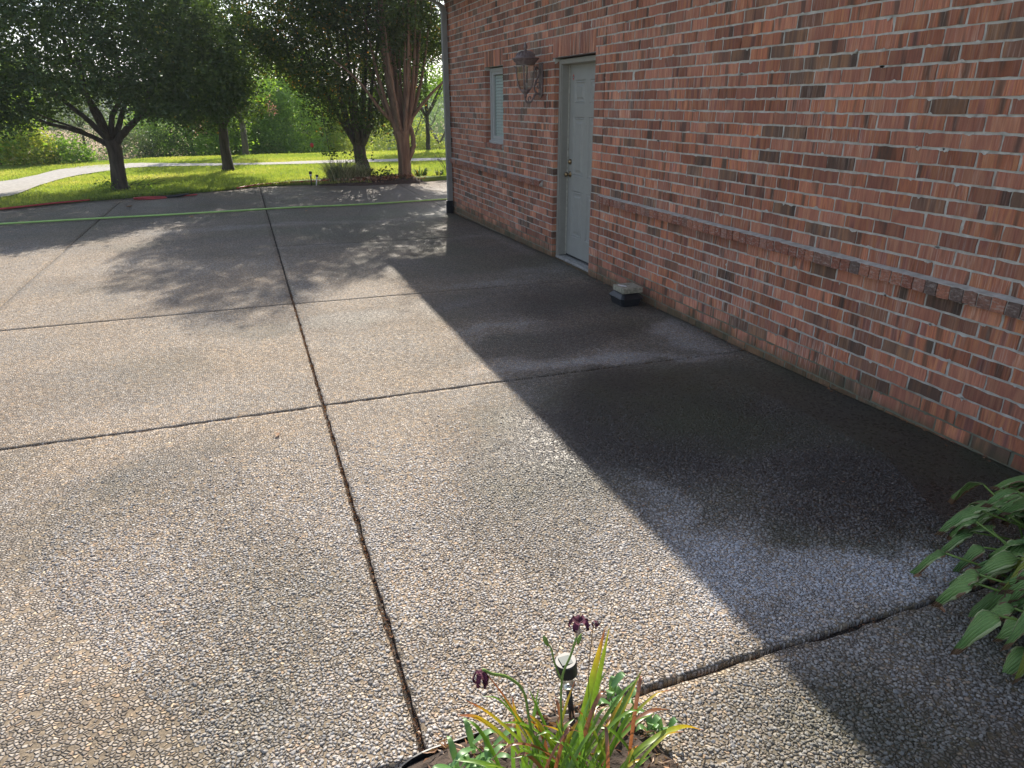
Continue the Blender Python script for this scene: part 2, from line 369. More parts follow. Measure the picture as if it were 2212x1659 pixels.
M_LITT = leaf_mat('leaf_litter', [(0, (.10, .05, .03)), (.4, (.28, .14, .08)), (.8, (.45, .28, .18)), (1, (.6, .45, .33))], .2, .03)
def glass_mat(name, col, rough=.05, base=.05, mx=.6):
    k = N(name); tr = k.n('BsdfTransparent'); tr.inputs[0].default_value = (*col, 1)
    g = k.n('BsdfGlossy'); g.inputs['Roughness'].default_value = rough
    lw = k.n('LayerWeight'); lw.inputs[0].default_value = .5
    f = k.math('ADD', k.math('MULTIPLY', k.math('POWER', lw.outputs['Facing'], 4.0), mx), base)
    m = k.n('MixShader'); k.l(f, m.inputs[0]); k.l(tr.outputs[0], m.inputs[1]); k.l(g.outputs[0], m.inputs[2])
    k.l(m.outputs[0], k.out.inputs[0]); k.t.nodes.remove(k.b); return k.m
M_GLASS = glass_mat('window_glass', (.84, .90, .86)); M_LGLASS = glass_mat('smoked_glass', (.80, .76, .70), .15, .08, .5)
M_LENS = glass_mat('clear_lens', (.9, .9, .88), .1)

# ------------------------------------------------------------------ terrain, lawn, road
EDGE = [(-9.5, 12.6), (-5.5, 14.1), (-4.06, 14.7), (-3.36, 15.2), (-2.5, 15.6), (-1.57, 15.93), (-.57, 16.27), (.1, 16.75), (.45, 16.95), (1.3, 17.1), (1.64, 16.95), (2.69, 16.93), (3.27, 17.1), (4.32, 17.6), (5.2, 17.75), (11, 18.0)]
EX = np.array([e[0] for e in EDGE]); EY = np.array([e[1] for e in EDGE])
def edge_y(x): return np.interp(x, EX, EY)
def lawn_z(x, y):
    x = np.asarray(x, float); y = np.asarray(y, float)
    z = .02+.03*(fbm(x*.3, y*.3)-.5)*np.clip((y-17)/3, 0, 1)
    z = z-np.clip((x-1)/3, 0, 1)*.05*np.clip((20-y)/3, 0, 1)
    far = np.clip(y-27.0-.35*np.maximum(0, -x-3)*0, 0, None)
    z = z-.16*np.minimum(far, 12)-.001*np.maximum(far-12, 0)
    d = np.hypot(x, y); z = z+np.clip((d-320)/500, 0, 1)**1.2*22*(.55+.9*fbm(x*.004+3, y*.004+1, 3))
    return z
def lawn():
    xs = np.concatenate([np.linspace(-1500, -40, 22), np.linspace(-34, -10, 9), np.linspace(-9.5, 11, 83), np.linspace(14, 60, 12), np.linspace(80, 1500, 22)])
    ts = np.concatenate([np.linspace(0, 1, 40)**1.0*12, 12+np.cumsum(np.full(10, 2.0)), 34+np.cumsum(np.full(12, 8.0)), 140+np.cumsum(np.geomspace(20, 220, 14))])
    X, T = np.meshgrid(xs, ts); ey = edge_y(X)
    Y = ey+T; Z = lawn_z(X, Y)
    skirt = np.stack([xs, edge_y(xs)+.0, np.full_like(xs, -.14)], -1)
    V = np.concatenate([skirt, np.stack([X, Y, Z], -1).reshape(-1, 3)])
    n = len(xs); m = len(ts)+1
    idx = np.arange(n*m).reshape(m, n)
    Fa = np.stack([idx[:-1, :-1], idx[:-1, 1:], idx[1:, 1:], idx[1:, :-1]], -1).reshape(-1, 4)
    k = N('turf', .95); p = k.pos(); s = k.n('SeparateXYZ'); k.l(p, s.inputs[0])
    g = k.ramp(k.noise(p, 3.0, 6), [(.3, (.10, .17, .035)), (.55, (.16, .23, .045)), (.75, (.22, .27, .07))])
    field = k.ramp(k.noise(p, .05, 3), [(.35, (.30, .20, .10)), (.6, (.36, .25, .14))])
    far = k.ramp(k.noise(k.mapped(p, (.02, .02, .02)), 1.0, 5), [(.4, (.035, .06, .02)), (.6, (.05, .08, .03))])
    fy = k.math('DIVIDE', s.outputs[1], 400.0)
    c = k.mix(g, field, k.ramp(fy, [(.12, (0, 0, 0)), (.15, (1, 1, 1))]))
    c = k.mix(c, far, k.ramp(fy, [(.38, (0, 0, 0)), (.42, (1, 1, 1))]))
    k.color(c); k.bump(k.noise(p, 60, 3), .03, .7)
    npmesh('lawn_ground', V, Fa, k.m, smooth=True, kind='structure', label='mown lawn running out to a brown field and far wooded hills')
lawn()
# the land behind and beside the viewpoint
kk = simple('rear_ground', (.07, .12, .02), .95, var=.3, scale=2)
b = MB(); b.box((-1500, -1500, -.4), (1500, 12.0, -.12)); b.build('ground', kk, kind='structure', label='grass ground around the driveway')
k = N('gravel_road', .95); p = k.pos()
k.color(k.ramp(k.noise(p, 14, 6), [(.3, (.30, .28, .26)), (.7, (.46, .44, .41))])); k.bump(k.noise(p, 90, 3), .01)
M_ROAD = k.m
near = [(-9.5, 13.9), (-6.2, 15.2), (-4.5, 16.3), (-4.3, 18.6), (-4.15, 20.2), (-3.9, 21.2), (-3.3, 22.3), (-2.8, 22.95), (-1.8, 22.9), (-.8, 22.65), (.6, 22.45), (2.3, 22.3), (5.8, 21.95), (12, 21.6)]
far = [(-12, 15.5), (-8.5, 17.2), (-5.6, 19.6), (-5.0, 21.1), (-4.75, 23.0), (-4.1, 24.2), (-3.4, 24.6), (-2.9, 24.6), (-1.8, 24.0), (-.8, 23.55), (.6, 23.2), (2.5, 23.45), (6.1, 23.0), (12, 22.7)]
nr = crom([(x, y, 0) for x, y in near], 5); fr_ = crom([(x, y, 0) for x, y in far], 5)
V = []; Fs = []
for i, (a, b_) in enumerate(zip(nr, fr_)):
    for j in range(4):
        q = a.lerp(b_, j/3); jit = .05*math.sin(i*2.1+j) if j in (0, 3) else 0
        V.append((q.x, q.y+jit, float(lawn_z(q.x, q.y))+.022+(.01 if j in (1, 2) else 0)))
for i in range(len(nr)-1):
    for j in range(3): Fs.append((i*4+j, i*4+j+1, i*4+j+5, i*4+j+4))
pymesh('road', V, Fs, M_ROAD, smooth=True, kind='structure', label='pale gravel lane curving across the lawn')
nx = np.array([[q.x, q.y] for q in nr]); fx_ = np.array([[q.x, q.y] for q in fr_])
def on_road(x, y):
    n_ = np.interp(x, nx[:, 0], nx[:, 1]); f_ = np.interp(x, fx_[:, 0], fx_[:, 1])
    inside = (y > n_-.03) & (y < f_+.03)
    left = (x < -3.2)
    # left limb: compare x at given y
    xn = np.interp(y, nx[:60, 1], nx[:60, 0]); xf = np.interp(y, fx_[:60, 1], fx_[:60, 0])
    return np.where(left, (x < xn+.03) & (x > xf-.03) & (y < 24.6), inside)

def grass():
    n = 230000
    x = rng.uniform(-9, 9, n); t = rng.random(n)**1.35*11.5
    y = edge_y(x)+t-.05
    ok = ~on_road(x, y); ok &= ~((np.hypot((x-2.9)/2.2, (y-17.45)/.55) < 1))
    x, y = x[ok], y[ok]; n = len(x); z = lawn_z(x, y)
    h = rng.uniform(.025, .06, n)*(1+.5*(fbm(x*.8, y*.8)-.5)); h *= np.where(np.abs(y-edge_y(x)) < .12, 1.3, 1)
    wd = rng.uniform(.006, .012, n)*(1+(y-15)*.03); a = rng.uniform(0, np.pi, n)
    lx = rng.normal(0, .018, n); ly = rng.normal(0, .018, n)
    V = np.stack([np.stack([x-np.cos(a)*wd, y-np.sin(a)*wd, z-.01], -1), np.stack([x+np.cos(a)*wd, y+np.sin(a)*wd, z-.01], -1), np.stack([x+lx, y+ly, z+h], -1)], 1).reshape(-1, 3)
    rn = np.clip(.5+(fbm(x*.5+5, y*.5, 4)-.5)*1.6+rng.normal(0, .16, n), 0, 1)
    npmesh('lawn_grass', V, np.arange(3*n).reshape(-1, 3), leaf_mat('grass_blade', [(0, (.17, .25, .07)), (.5, (.29, .37, .09)), (.85, (.41, .44, .14)), (1, (.50, .46, .24))], .6, .03), attrs={'rnd': np.repeat(rn, 3)}, kind='stuff', label='short sunlit lawn grass beyond the driveway')
grass()

# ------------------------------------------------------------------ driveway slabs
drive = thing('driveway', (0, 0, 0), 'exposed aggregate concrete driveway cut into large slabs', 'driveway')
drive['kind'] = 'structure'; del drive['category']
XB = [(-9.5, -4.75, .006), (-4.75, -2.25, .006), (-2.25, .26, .012), (.26, 3.325, .0), (3.325, 10, .0)]
YB = [-4.0, -1.25, 1.43, 4.06, 6.53, 9.45, 18.1]
YB0 = [-4.0, -1.25, 1.43, 4.06, 6.53, 18.1]
GAP = {-1.25: .012, 1.43: .011, 4.06: .008, 6.53: .003, 9.45: .002, 12.15: 0, 14.5: 0, -4.0: 0, 18.1: 0, 5.25: .0018}
def slab(x0, x1, y0, y1, g):
    gx0, gx1, gy0, gy1 = g
    dist = max(1.2, math.hypot(max(0, x0, -x1), max(0, y0)))
    st = .03 if dist < 5 else (.05 if dist < 9 else .09)
    if x1 < -4 or x0 > 3 or y1 < 1.2: st = .12
    if y1 > 17: st = .07
    nx_ = max(3, int((x1-x0)/st)); ny_ = max(3, int((y1-y0)/st))
    X, Y = np.meshgrid(np.linspace(x0+gx0, x1-gx1, nx_), np.linspace(y0+gy0, y1-gy1, ny_))
    cr = .0075*(1+1.2*(vnoise(X*3, Y*3)))
    r = lambda k_: (fbm(X*23+k_*9, Y*23+k_*5, 3)-.5)*2*cr
    X = X.copy(); Y = Y.copy()
    if gx0 > 0: X[:, 0] += np.abs(r(1))[:, 0]*1.2
    if gx1 > 0: X[:, -1] -= np.abs(r(2))[:, -1]*1.2
    if gy0 > 0: Y[0, :] += r(3)[0, :]*(1.2 if gy0 > .004 else .35)
    if gy1 > 0: Y[-1, :] += r(4)[-1, :]*(1.2 if gy1 > .004 else .35)
    Z = gz(X, Y)+(vnoise(X*1.5, Y*1.5)-.5)*.006
    Z[0, :] -= .001; Z[-1, :] -= .001; Z[:, 0] -= .001; Z[:, -1] -= .001
    top = np.stack([X, Y, Z], -1).reshape(-1, 3)
    idx = np.arange(nx_*ny_).reshape(ny_, nx_)
    ring = np.concatenate([idx[0, :], idx[1:, -1], idx[-1, -2::-1], idx[-2:0:-1, 0]])
    low = top[ring].copy(); low[:, 2] -= .06
    Fa = np.stack([idx[:-1, :-1], idx[:-1, 1:], idx[1:, 1:], idx[1:, :-1]], -1).reshape(-1, 4)
    L = len(ring); base = nx_*ny_; a = np.arange(L); nb = (a+1) % L
    side = np.stack([ring[nb], ring[a], base+a, base+nb], -1)
    V = np.concatenate([top, low]); colr = stain_shade(V[:, 0], V[:, 1])
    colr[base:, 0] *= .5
    npmesh('slab', V, np.concatenate([Fa, side]), M_CONC, drive, smooth=True, colattrs={'stain_shade': colr})
for (x0, x1, gr_) in XB:
    yb = YB if x0 == .26 else ([12.15, 18.1] if x0 > 3 else (YB0 if x0 > -9 else [-4.0, 1.43, 6.53, 14.5]))
    for i in range(len(yb)-1):
        y0, y1 = yb[i], yb[i+1]
        gl = {-4.75: .006, -2.25: .006, .26: .007}.get(x0, 0); gr2 = {-4.75: .006, -2.25: .006, .26: .007}.get(x1, 0)
        slab(x0, x1, y0, y1, (gl, gr2, GAP[y0], GAP[y1]))
def jointbed():
    nx_, ny_ = 70, 120
    X, Y = np.meshgrid(np.linspace(-9.4, 9.9, nx_), np.linspace(-3.9, 18, ny_))
    Z = gz(X, Y)-.022-.05*(Y > 12.3)*(X > 3.3)
    idx = np.arange(nx_*ny_).reshape(ny_, nx_)
    npmesh('joint_fill', np.stack([X, Y, Z], -1).reshape(-1, 3), np.stack([idx[:-1, :-1], idx[:-1, 1:], idx[1:, 1:], idx[1:, :-1]], -1).reshape(-1, 4), M_DIRT, drive)
jointbed()
# grit lying in and along the open joints
def grit():
    V = []; 
    n = 5200
    u = rng.random(n)
    x = np.where(u < .6, .26+rng.normal(0, .008, n), rng.uniform(-2.3, 3.3, n))
    y = np.where(u < .6, rng.uniform(1.45, 7, n), np.where(u < .8, 1.43, 4.06)+rng.normal(0, .010, n))
    m = (u < .6) | (x > .8) | (u >= .8); x, y = x[m], y[m]; n = len(x)
    s = rng.uniform(.0015, .0045, n); d = rng.normal(0, 1, (n, 3, 3))
    z = gz(x, y)-rng.uniform(.004, .018, n)
    m = 520; x = np.concatenate([x, rng.uniform(-3.5, 3.2, m)]); y2 = 1.5+rng.random(m)**1.5*9; y = np.concatenate([y, y2]); n += m
    s = np.concatenate([s, rng.uniform(.002, .0055, m)]); d = np.concatenate([d, rng.normal(0, 1, (m, 3, 3))*np.array([1, 1, .3])]); z = np.concatenate([z, gz(x[-m:], y2)+.006])
    c = np.stack([x, y, z], -1)[:, None, :]
    V = (c+d*s[:, None, None]).reshape(-1, 3)
    npmesh('grit', V, np.arange(3*n).reshape(-1, 3), M_LITT, drive, attrs={'rnd': np.repeat(rng.random(n)*.6, 3)}, kind='stuff')
grit()
def wall_foot_debris():
    n = 620; y = rng.uniform(1.6, 12.0, n); x = 3.318-np.abs(rng.normal(0, .028, n)); z = gz(x, y)+rng.uniform(.004, .016, n)
    ok = fbm(y*2.2, y*0, 3) > .42; x, y, z = x[ok], y[ok], z[ok]; n = len(x)
    d = rng.normal(0, 1, (n, 3, 3))*np.array([1, 1.3, .5])*rng.uniform(.003, .009, n)[:, None, None]
    npmesh('wall_foot_debris', (np.stack([x, y, z], -1)[:, None, :]+d).reshape(-1, 3), np.arange(3*n).reshape(-1, 3), M_LITT, drive, attrs={'rnd': np.repeat(rng.random(n)*.7, 3)}, kind='stuff')
wall_foot_debris()
# real stones standing proud of the nearest slabs
def pebbles():
    s = .0130
    xs, ys = np.meshgrid(np.arange(-1.0, 2.9, s), np.arange(1.44, 3.75, s)); x = xs.ravel(); y = ys.ravel()
    x = x+rng.uniform(-.42, .42, len(x))*s; y = y+rng.uniform(-.42, .42, len(y))*s
    # keep only what the photograph's foreground shows
    keep = (x > -.15-(y-1.4)*.62) & (x < 2.45+.45*(y-1.4))
    keep &= rng.random(len(x)) < np.clip((3.7-y)/1.1, 0, .93)
    keep &= (np.abs(x-.26) > .016) & (np.abs(y-1.43) > .019)
    x2, y2 = np.meshgrid(np.arange(.9, 2.6, s), np.arange(.95, 1.40, s)); x2 = x2.ravel(); y2 = y2.ravel()
    x2 = x2+rng.uniform(-.42, .42, len(x2))*s; y2 = y2+rng.uniform(-.42, .42, len(y2))*s
    x = np.concatenate([x[keep], x2]); y = np.concatenate([y[keep], y2]); n = len(x)
    r = rng.uniform(.0034, .0080, n)*np.where(rng.random(n) < .08, 1.25, 1); asp = rng.uniform(.62, 1.0, n); a = rng.uniform(0, np.pi, n)
    h = r*rng.uniform(.28, .6, n); k_ = 6
    th = np.linspace(0, 2*np.pi, k_, endpoint=False)[None, :]+rng.uniform(-.3, .3, (n, k_))
    rj = rng.uniform(.78, 1.15, (n, k_))
    tx = rng.normal(0, .18, n); ty = rng.normal(0, .18, n)
    z0 = gz(x, y)+(vnoise(x*1.5, y*1.5)-.5)*.006
    def ringp(sc1, zf):
        lx = np.cos(th)*rj*r[:, None]*sc1; ly = np.sin(th)*rj*(r*asp)[:, None]*sc1
        gx = x[:, None]+lx*np.cos(a)[:, None]-ly*np.sin(a)[:, None]; gy = y[:, None]+lx*np.sin(a)[:, None]+ly*np.cos(a)[:, None]
        zz = z0[:, None]+zf*h[:, None]+(lx*tx[:, None]+ly*ty[:, None])*(zf > 0)
        return np.stack([gx, gy, zz], -1)
    V = np.concatenate([ringp(1.0, -.3), ringp(.93, .55), ringp(.55, 1.0)], 1)  # n,18,3
    f = []
    for lv in (0, 1):
        for q in range(k_): f.append((lv*k_+q, lv*k_+(q+1) % k_, (lv+1)*k_+(q+1) % k_, (lv+1)*k_+q))
    f.append((12, 13, 14, 15)); f.append((12, 15, 16, 17))
    f = np.array(f); Fa = (f[None]+np.arange(n)[:, None, None]*18).reshape(-1, 4)
    st = np.repeat(stain_shade(x, y), 18, axis=0)
    npmesh('embedded_pebbles', V.reshape(-1, 3), Fa, M_PEB, drive, smooth=False, attrs={'rnd': np.repeat(rng.random(n), 18)}, colattrs={'stain_shade': st}, kind='stuff')
pebbles()
# ------------------------------------------------------------------ brick house
D = 3.3255                     # plane of the brick faces
CZ = .08; Z0 = .0298; BL = .2145; J = .0125
YE = 12.24; YN = -1.2; ZT = 3.27
DO = (6.745, 7.745, -.04, 2.135)     # door opening y0 y1 z0 z1
WO = (9.445, 10.20, 1.17, 2.135)     # window opening
house = thing('brick_house', (D, YE, 0), 'red brick house wall with a grey door, a small window and a proud brick ledge', 'house')
def ragged(y0, y1, z0, z1, xf, dep, nseg=5, j=.0015):
    P = []
    for i in range(nseg): P.append((y0+(y1-y0)*i/nseg, z0))
    for i in range(2): P.append((y1, z0+(z1-z0)*i/2))
    for i in range(nseg): P.append((y1-(y1-y0)*i/nseg, z1))
    for i in range(2): P.append((y0, z1-(z1-z0)*i/2))
    n = len(P); tilt = random.gauss(0, .0012); dx = random.gauss(0, .0009)
    V = []
    cy, cz = (y0+y1)/2, (z0+z1)/2
    for y, z in P:
        V.append((xf+dx+tilt*(y-cy)/(y1-y0)*2+abs(random.gauss(0, .0006)), y+random.gauss(0, j), z+random.gauss(0, j)))
    for (y, z) in P: V.append((xf+dep, y+.0005*(1 if y > cy else -1), z+.0005*(1 if z > cz else -1)))
    Fs = [tuple(range(n))]+[(i, n+i, n+(i+1) % n, (i+1) % n) for i in range(n)]
    return V, Fs
camv = Vector((0, 0, EYE))
def shows(y0, y1, z0, z1):
    """rough size of a brick in the view, 0 outside it"""
    c = Vector((D, (y0+y1)/2, (z0+z1)/2))-camv; d = c.dot(fwd)
    if d < .3: return 0
    u = F*c.dot(rt2)/d; v_ = F*c.dot(up2)/d
    if abs(u) > 1150 or abs(v_) > 870: return 0
    return (y1-y0)*(z1-z0)/d**3
bricks = []      # (size in view, y0, y1, z0, z1, x front, depth, name)
def course(ya, yb, z0, z1, odd, xf=D, name='brick'):
    # running bond between ya and yb
    ph = 2.464+BL*(.5 if odd else 0)
    js = [ya]
    q = ph+math.floor((ya-ph)/BL)*BL
    while q < yb-.03:
        if q > ya+.035: js.append(q)
        q += BL
    js.append(yb)
    for i, (a, c_) in enumerate(zip(js[:-1], js[1:])):
        a2 = a+(J/2 if a != ya else 0)+random.gauss(0, .0012); c2 = c_-(J/2 if c_ != yb else 0)+random.gauss(0, .0012)
        dz = random.gauss(0, .0009)
        bricks.append((shows(a2, c2, z0, z1), a2, c2, z0+J/2+dz, z1-J/2+dz, xf, .09, name))
QU = [(31, 35), (24, 28), (18, 21), (13, 16), (6, 9), (1, 5)]     # quoin blocks at the corner, in courses
zlev = [Z0+n*CZ for n in range(-2, 41)]
for n in range(-2, 40):
    z0 = Z0+n*CZ; z1 = z0+CZ; zm = (z0+z1)/2; odd = n % 2
    cuts = []
    proud = any(a <= n < b_ for a, b_ in QU)
    yend = YE-.225 if proud else YE
    if proud: bricks.append((shows(YE-.22, YE, z0, z1), YE-.213, YE+.015, z0+J/2, z1-J/2, D-.018, .11, 'brick'))
    if zm < DO[3]: cuts.append((DO[0], DO[1]))
    if WO[2]-.03 < zm < WO[3]: cuts.append((WO[0], WO[1]))
    # soldier courses over door and window
    if DO[3] < zm < 2.35: cuts.append((6.745, 7.80)); cuts.append((9.445, 10.22))
    if 1.09 < zm < WO[2]: cuts.append((9.445, 10.24))
    # single-brick columns beside the openings, with an open joint on their near side
    if zm < 2.35: cuts.append((6.530, 6.745))
    if 1.09 < zm < 2.50: cuts.append((9.235, 9.445))
    if n == 9: cuts.append((YN, 6.545)); cuts.append((8.05, 12.03))
    cuts.sort(); y = YN
    for a, b_ in cuts:
        if a-y > .03: course(y, a-(.004 if a in (6.530, 9.235) else 0), z0, z1, odd)
        y = max(y, b_)
    if yend-y > .03: course(y, yend, z0, z1, odd)
    if zm < 2.35: bricks.append((shows(6.53, 6.745, z0, z1), 6.543, 6.743, z0+J/2, z1-J/2, D-.001, .09, 'brick'))
    if 1.09 < zm < 2.50: bricks.append((shows(9.24, 9.44, z0, z1), 9.247, 9.443, z0+J/2, z1-J/2, D-.001, .09, 'brick'))
# soldiers
def soldiers(a, b_, z0, z1, name='soldier_brick', w_=.0765, xf=D):
    n = max(1, round((b_-a)/w_)); s = (b_-a)/n
    for i in range(n): bricks.append((9, a+i*s+.0045, a+(i+1)*s-.0045, z0+random.gauss(0, .001), z1, xf, .09, name))
soldiers(6.75, 7.80, 2.145, 2.343)
soldiers(9.45, 10.22, 2.145, 2.343)
# rowlock ledge standing proud, and the window sill
def ledge(a, b_, z0, z1, xf, name):
    n = round((b_-a)/.0745); s = (b_-a)/n
    for i in range(n):
        g = random.gauss(0, .0012)
        y0_, y1_ = a+i*s+.004, a+(i+1)*s-.004
        bricks.append((shows(y0_, y1_, z0, z1)*30+1, y0_, y1_, z0+g, z1+g, xf+random.gauss(0, .0012), .125, name))
ledge(YN, 6.52, .757, .824, D-.052, 'ledge_brick')
ledge(8.05, 12.0, .757, .824, D-.052, 'ledge_brick')
ledge(9.455, 10.235, 1.098, 1.160, D-.028, 'sill_brick')
by = {}
for t in bricks: by.setdefault(t[7], []).append(t)
for name, L in by.items():
    L.sort(key=lambda t: -t[0])
    solo = [t for t in L[:298] if t[0] > 0]; rest = L[len(solo):]
    sub = name != 'brick'
    for t in solo:
        V, Fs = ragged(*t[1:7], nseg=(5 if not sub else 2))
        pymesh(name, V, Fs, M_LEDGE if name in ('ledge_brick', 'sill_brick') else M_BRICK, house, attrs={'rnd': [(t[1]*7.13+t[3]*91.7+random.random()) % 1.0]*len(V)})
    if rest:
        V = []; Fs = []; A = []
        for t in rest:
            v_, f_ = ragged(*t[1:7], nseg=3 if not sub else 2); o = len(V); V += v_; Fs += [tuple(i+o for i in q) for q in f_]; A += [random.random()]*len(v_)
        pymesh({'brick': 'far_bricks', 'ledge_brick': 'far_ledge_bricks'}.get(name, name+'s'), V, Fs, M_LEDGE if 'ledge' in name else M_BRICK, house, attrs={'rnd': A}, kind='stuff')
# mortar bed behind the brick faces
XM = D+.0045
b = MB(); XB_ = D+.10
def mwall(y0, y1, z0, z1, x=XM):
    if z0 < .745 and z1 > .757 and (y1 < 6.54 or y1 > 9.3):       # raked-out bed joint under the ledge
        b.box((x, y0, z0), (XB_, y1, .7445)); b.box((x+.03, y0, .7446), (XB_, y1, .7568)); b.box((x, y0, .7569), (XB_, y1, z1))
    else: b.box((x, y0, z0), (XB_, y1, z1))
mwall(YN, 6.532, -.2, ZT); mwall(6.5445, DO[0]-.004, -.2, 2.143)
mwall(6.5325, 9.236, 2.3431, ZT)
mwall(6.5445, 7.82, 2.14301, 2.343)
mwall(7.8205, 9.236, 1.09, 2.343); mwall(DO[1]+.004, 7.82, 1.09, 2.1429); mwall(DO[1]+.004, 9.2365, -.2, 1.0899)
mwall(9.237, YE-.003, -.2, 1.0899); mwall(9.249, WO[0]-.004, 1.09, 2.495); mwall(9.2371, YE-.003, 2.4951, ZT)
mwall(9.4412, 10.2401, 2.143, 2.495); mwall(WO[1]+.004, YE-.0031, 1.0901, 2.1429); mwall(10.2402, YE-.0032, 2.143, 2.495)
mwall(9.4413, 10.1, 1.0901, 1.168, XM+.001)
b.box((D+.02, 6.5, -.2), (XB_+.005, 6.56, 2.36)); b.box((D+.02, 9.22, 1.05), (XB_+.005, 9.26, 2.5))
# sloping mortar wash on top of the ledge and smears where the joints were struck
b.add([(D-.048, YN, .826), (D-.048, 6.52, .826), (D+.003, 6.52, .8345), (D+.003, YN, .8345), (D+.003, YN, .822), (D+.003, 6.52, .822), (D-.048, 6.52, .822), (D-.048, YN, .822)],
      [(0, 1, 2, 3), (7, 6, 1, 0), (4, 7, 0, 3), (6, 5, 2, 1)])
b.add([(D-.048, 8.05, .826), (D-.048, 12.0, .826), (D+.003, 12.0, .8345), (D+.003, 8.05, .8345), (D-.048, 8.05, .822), (D-.048, 12., .822)], [(0, 1, 2, 3), (4, 5, 1, 0)])
b.box((D-.045, YN, .760), (XB_-.01, 6.518, .8215)); b.box((D-.045, 8.052, .760), (XB_-.01, 11.998, .8215)); b.box((D-.020, 9.457, 1.10), (XB_-.01, 10.233, 1.156))
b.build('mortar', M_MORTAR, house)
b = MB()
for _ in range(1300):
    n = random.randint(1, 38); y = random.uniform(1.6, 11.5); z = Z0+n*CZ
    if 6.5 < y < 7.85 or (9.2 < y < 10.3): continue
    L_ = random.uniform(.010, .07); hgt = random.uniform(.003, .012)*random.choice((1, 1, 1.6)); dn = random.choice((-1, 1)) if random.random() < .8 else 0
    P = [(D-.0022, y+L_*(i/5-.5), z+dn*(.003+hgt*math.sin(math.pi*i/5)*random.uniform(.5, 1.2))) for i in range(6)]
    Q = [(D-.0022, y+L_*(i/5-.5), z-dn*.003) for i in range(6)]
    b.add(P+Q, [(i, i+1, 7+i, 6+i) for i in range(5)])
b.build('mortar_smears', M_MORTAR, house, kind='stuff')
# the rest of the building
b = MB(); b.box((XB_+.001, YE-.10, -.2), (11.5, YE-.004, ZT)); b.box((11.4, YN, -.2), (11.5, YE-.101, ZT)); b.box((XB_+.001, YN, -.2), (11.399, YN+.1, ZT))
b.build('wall', simple('end_wall_brick', (.36, .17, .12), .9, var=.3, scale=8), house)
# hipped roof with soffit, fascia and gutter
OV = .47; ex0, ex1, ey0, ey1 = D-OV, 11.5+OV, YN-1.4, YE+OV
b = MB(); b.box((ex0, ey0, 3.262), (ex1, ey1, 3.274)); b.build('soffit', M_FRAME, house)
b = MB(); b.box((ex0-.02, ey0, 3.25), (ex0-.001, ey1+.02, 3.40)); b.box((ex0, ey1+.001, 3.25), (ex1, ey1+.02, 3.40)); b.build('fascia', M_FRAME, house)
b = MB()
gx = ex0-.021
prof = [(gx, 3.38), (gx, 3.27), (gx-.07, 3.27), (gx-.085, 3.30), (gx-.10, 3.345), (gx-.115, 3.385), (gx-.105, 3.385), (gx-.09, 3.345), (gx-.075, 3.30), (gx-.065, 3.276), (gx-.006, 3.276), (gx-.006, 3.38)]
V = [(x, y, z) for y in (ey0, ey1+.1) for x, z in prof]; n = len(prof)
b.add(V, [(i, (i+1) % n, n+(i+1) % n, n+i) for i in range(n)]+[tuple(range(n)), tuple(range(2*n-1, n-1, -1))]); b.build('gutter', M_DSP, house)
xc = (ex0+ex1)/2; rz = 3.40+(xc-ex0)*.5; dy = xc-ex0
b = MB(); b.add([(ex0-.04, ey0, 3.395), (ex1, ey0, 3.395), (ex1, ey1+.04, 3.395), (ex0-.04, ey1+.04, 3.395), (xc, ey0+dy, rz), (xc, ey1-dy, rz)],
    [(0, 1, 2, 3), (0, 3, 5, 4), (1, 4, 5, 2), (3, 2, 5), (0, 4, 1)]); b.build('roof', M_ROOF, house)

# door: brickmould, jamb, slab with six panels, hardware, threshold
def frame_rect(b, y0, y1, z0, z1, w_, x0, x1, bottom=True, top=True):
    zt = z1-w_ if top else z1; zb = z0+w_ if bottom else z0
    b.box((x0, y0, z0), (x1, y0+w_, z1), .003); b.box((x0, y1-w_, z0), (x1, y1, z1), .003)
    if top: b.box((x0+.0005, y0+w_-.002, zt), (x1, y1-w_+.002, z1), .003)
    if bottom: b.box((x0+.0005, y0+w_-.002, z0), (x1, y1-w_+.002, zb), .003)
y0, y1, z0, z1 = DO
z0 = -.03
b = MB(); frame_rect(b, y0+.004, y1-.004, z0+.01, z1-.012, .048, D+.052, D+.115, bottom=False)
df = b.build('door_frame', M_FRAME, house)
b = MB(); frame_rect(b, y0+.030, y1-.030, z0+.03, z1-.036, .028, D+.068, D+.22, bottom=False); b.build('jamb', M_FRAME, df)
b = MB(); frame_rect(b, y0+.056, y1-.056, z0+.03, z1-.060, .006, D+.148, D+.166, bottom=False); b.build('weatherstrip', simple('weatherstrip', (.42, .40, .33), .7), df)
b = MB(); b.box((D-.002, y0, z1+.0), (D+.10, y1+.07, z1+.007)); b.build('lintel', simple('rusty_lintel', (.10, .075, .06), .8), house)
b = MB(); b.box((D+.048, y0+.004, z0-.04), (D+.25, y1-.004, z0+.022), .004)
for i in range(3): b.box((D+.06+i*.03, y0+.05, z0+.0225), (D+.07+i*.03, y1-.05, z0+.027))
b.build('threshold', M_ALU, house)
b = MB(); 
for i in range(12):
    a = y0+.006+i*(y1-y0-.012)/12
    b.box((D-.015, a+.004, -.16), (D+.047, a+(y1-y0-.012)/12-.004, -.028-.001*(i % 3)), .003)
b.build('doorstep_bricks', M_BRICK, house, kind='stuff')
XS = D+.165; ys0, ys1, zs0, zs1 = y0+.062, y1-.062, z0+.045, z1-.066
wdt = ys1-ys0
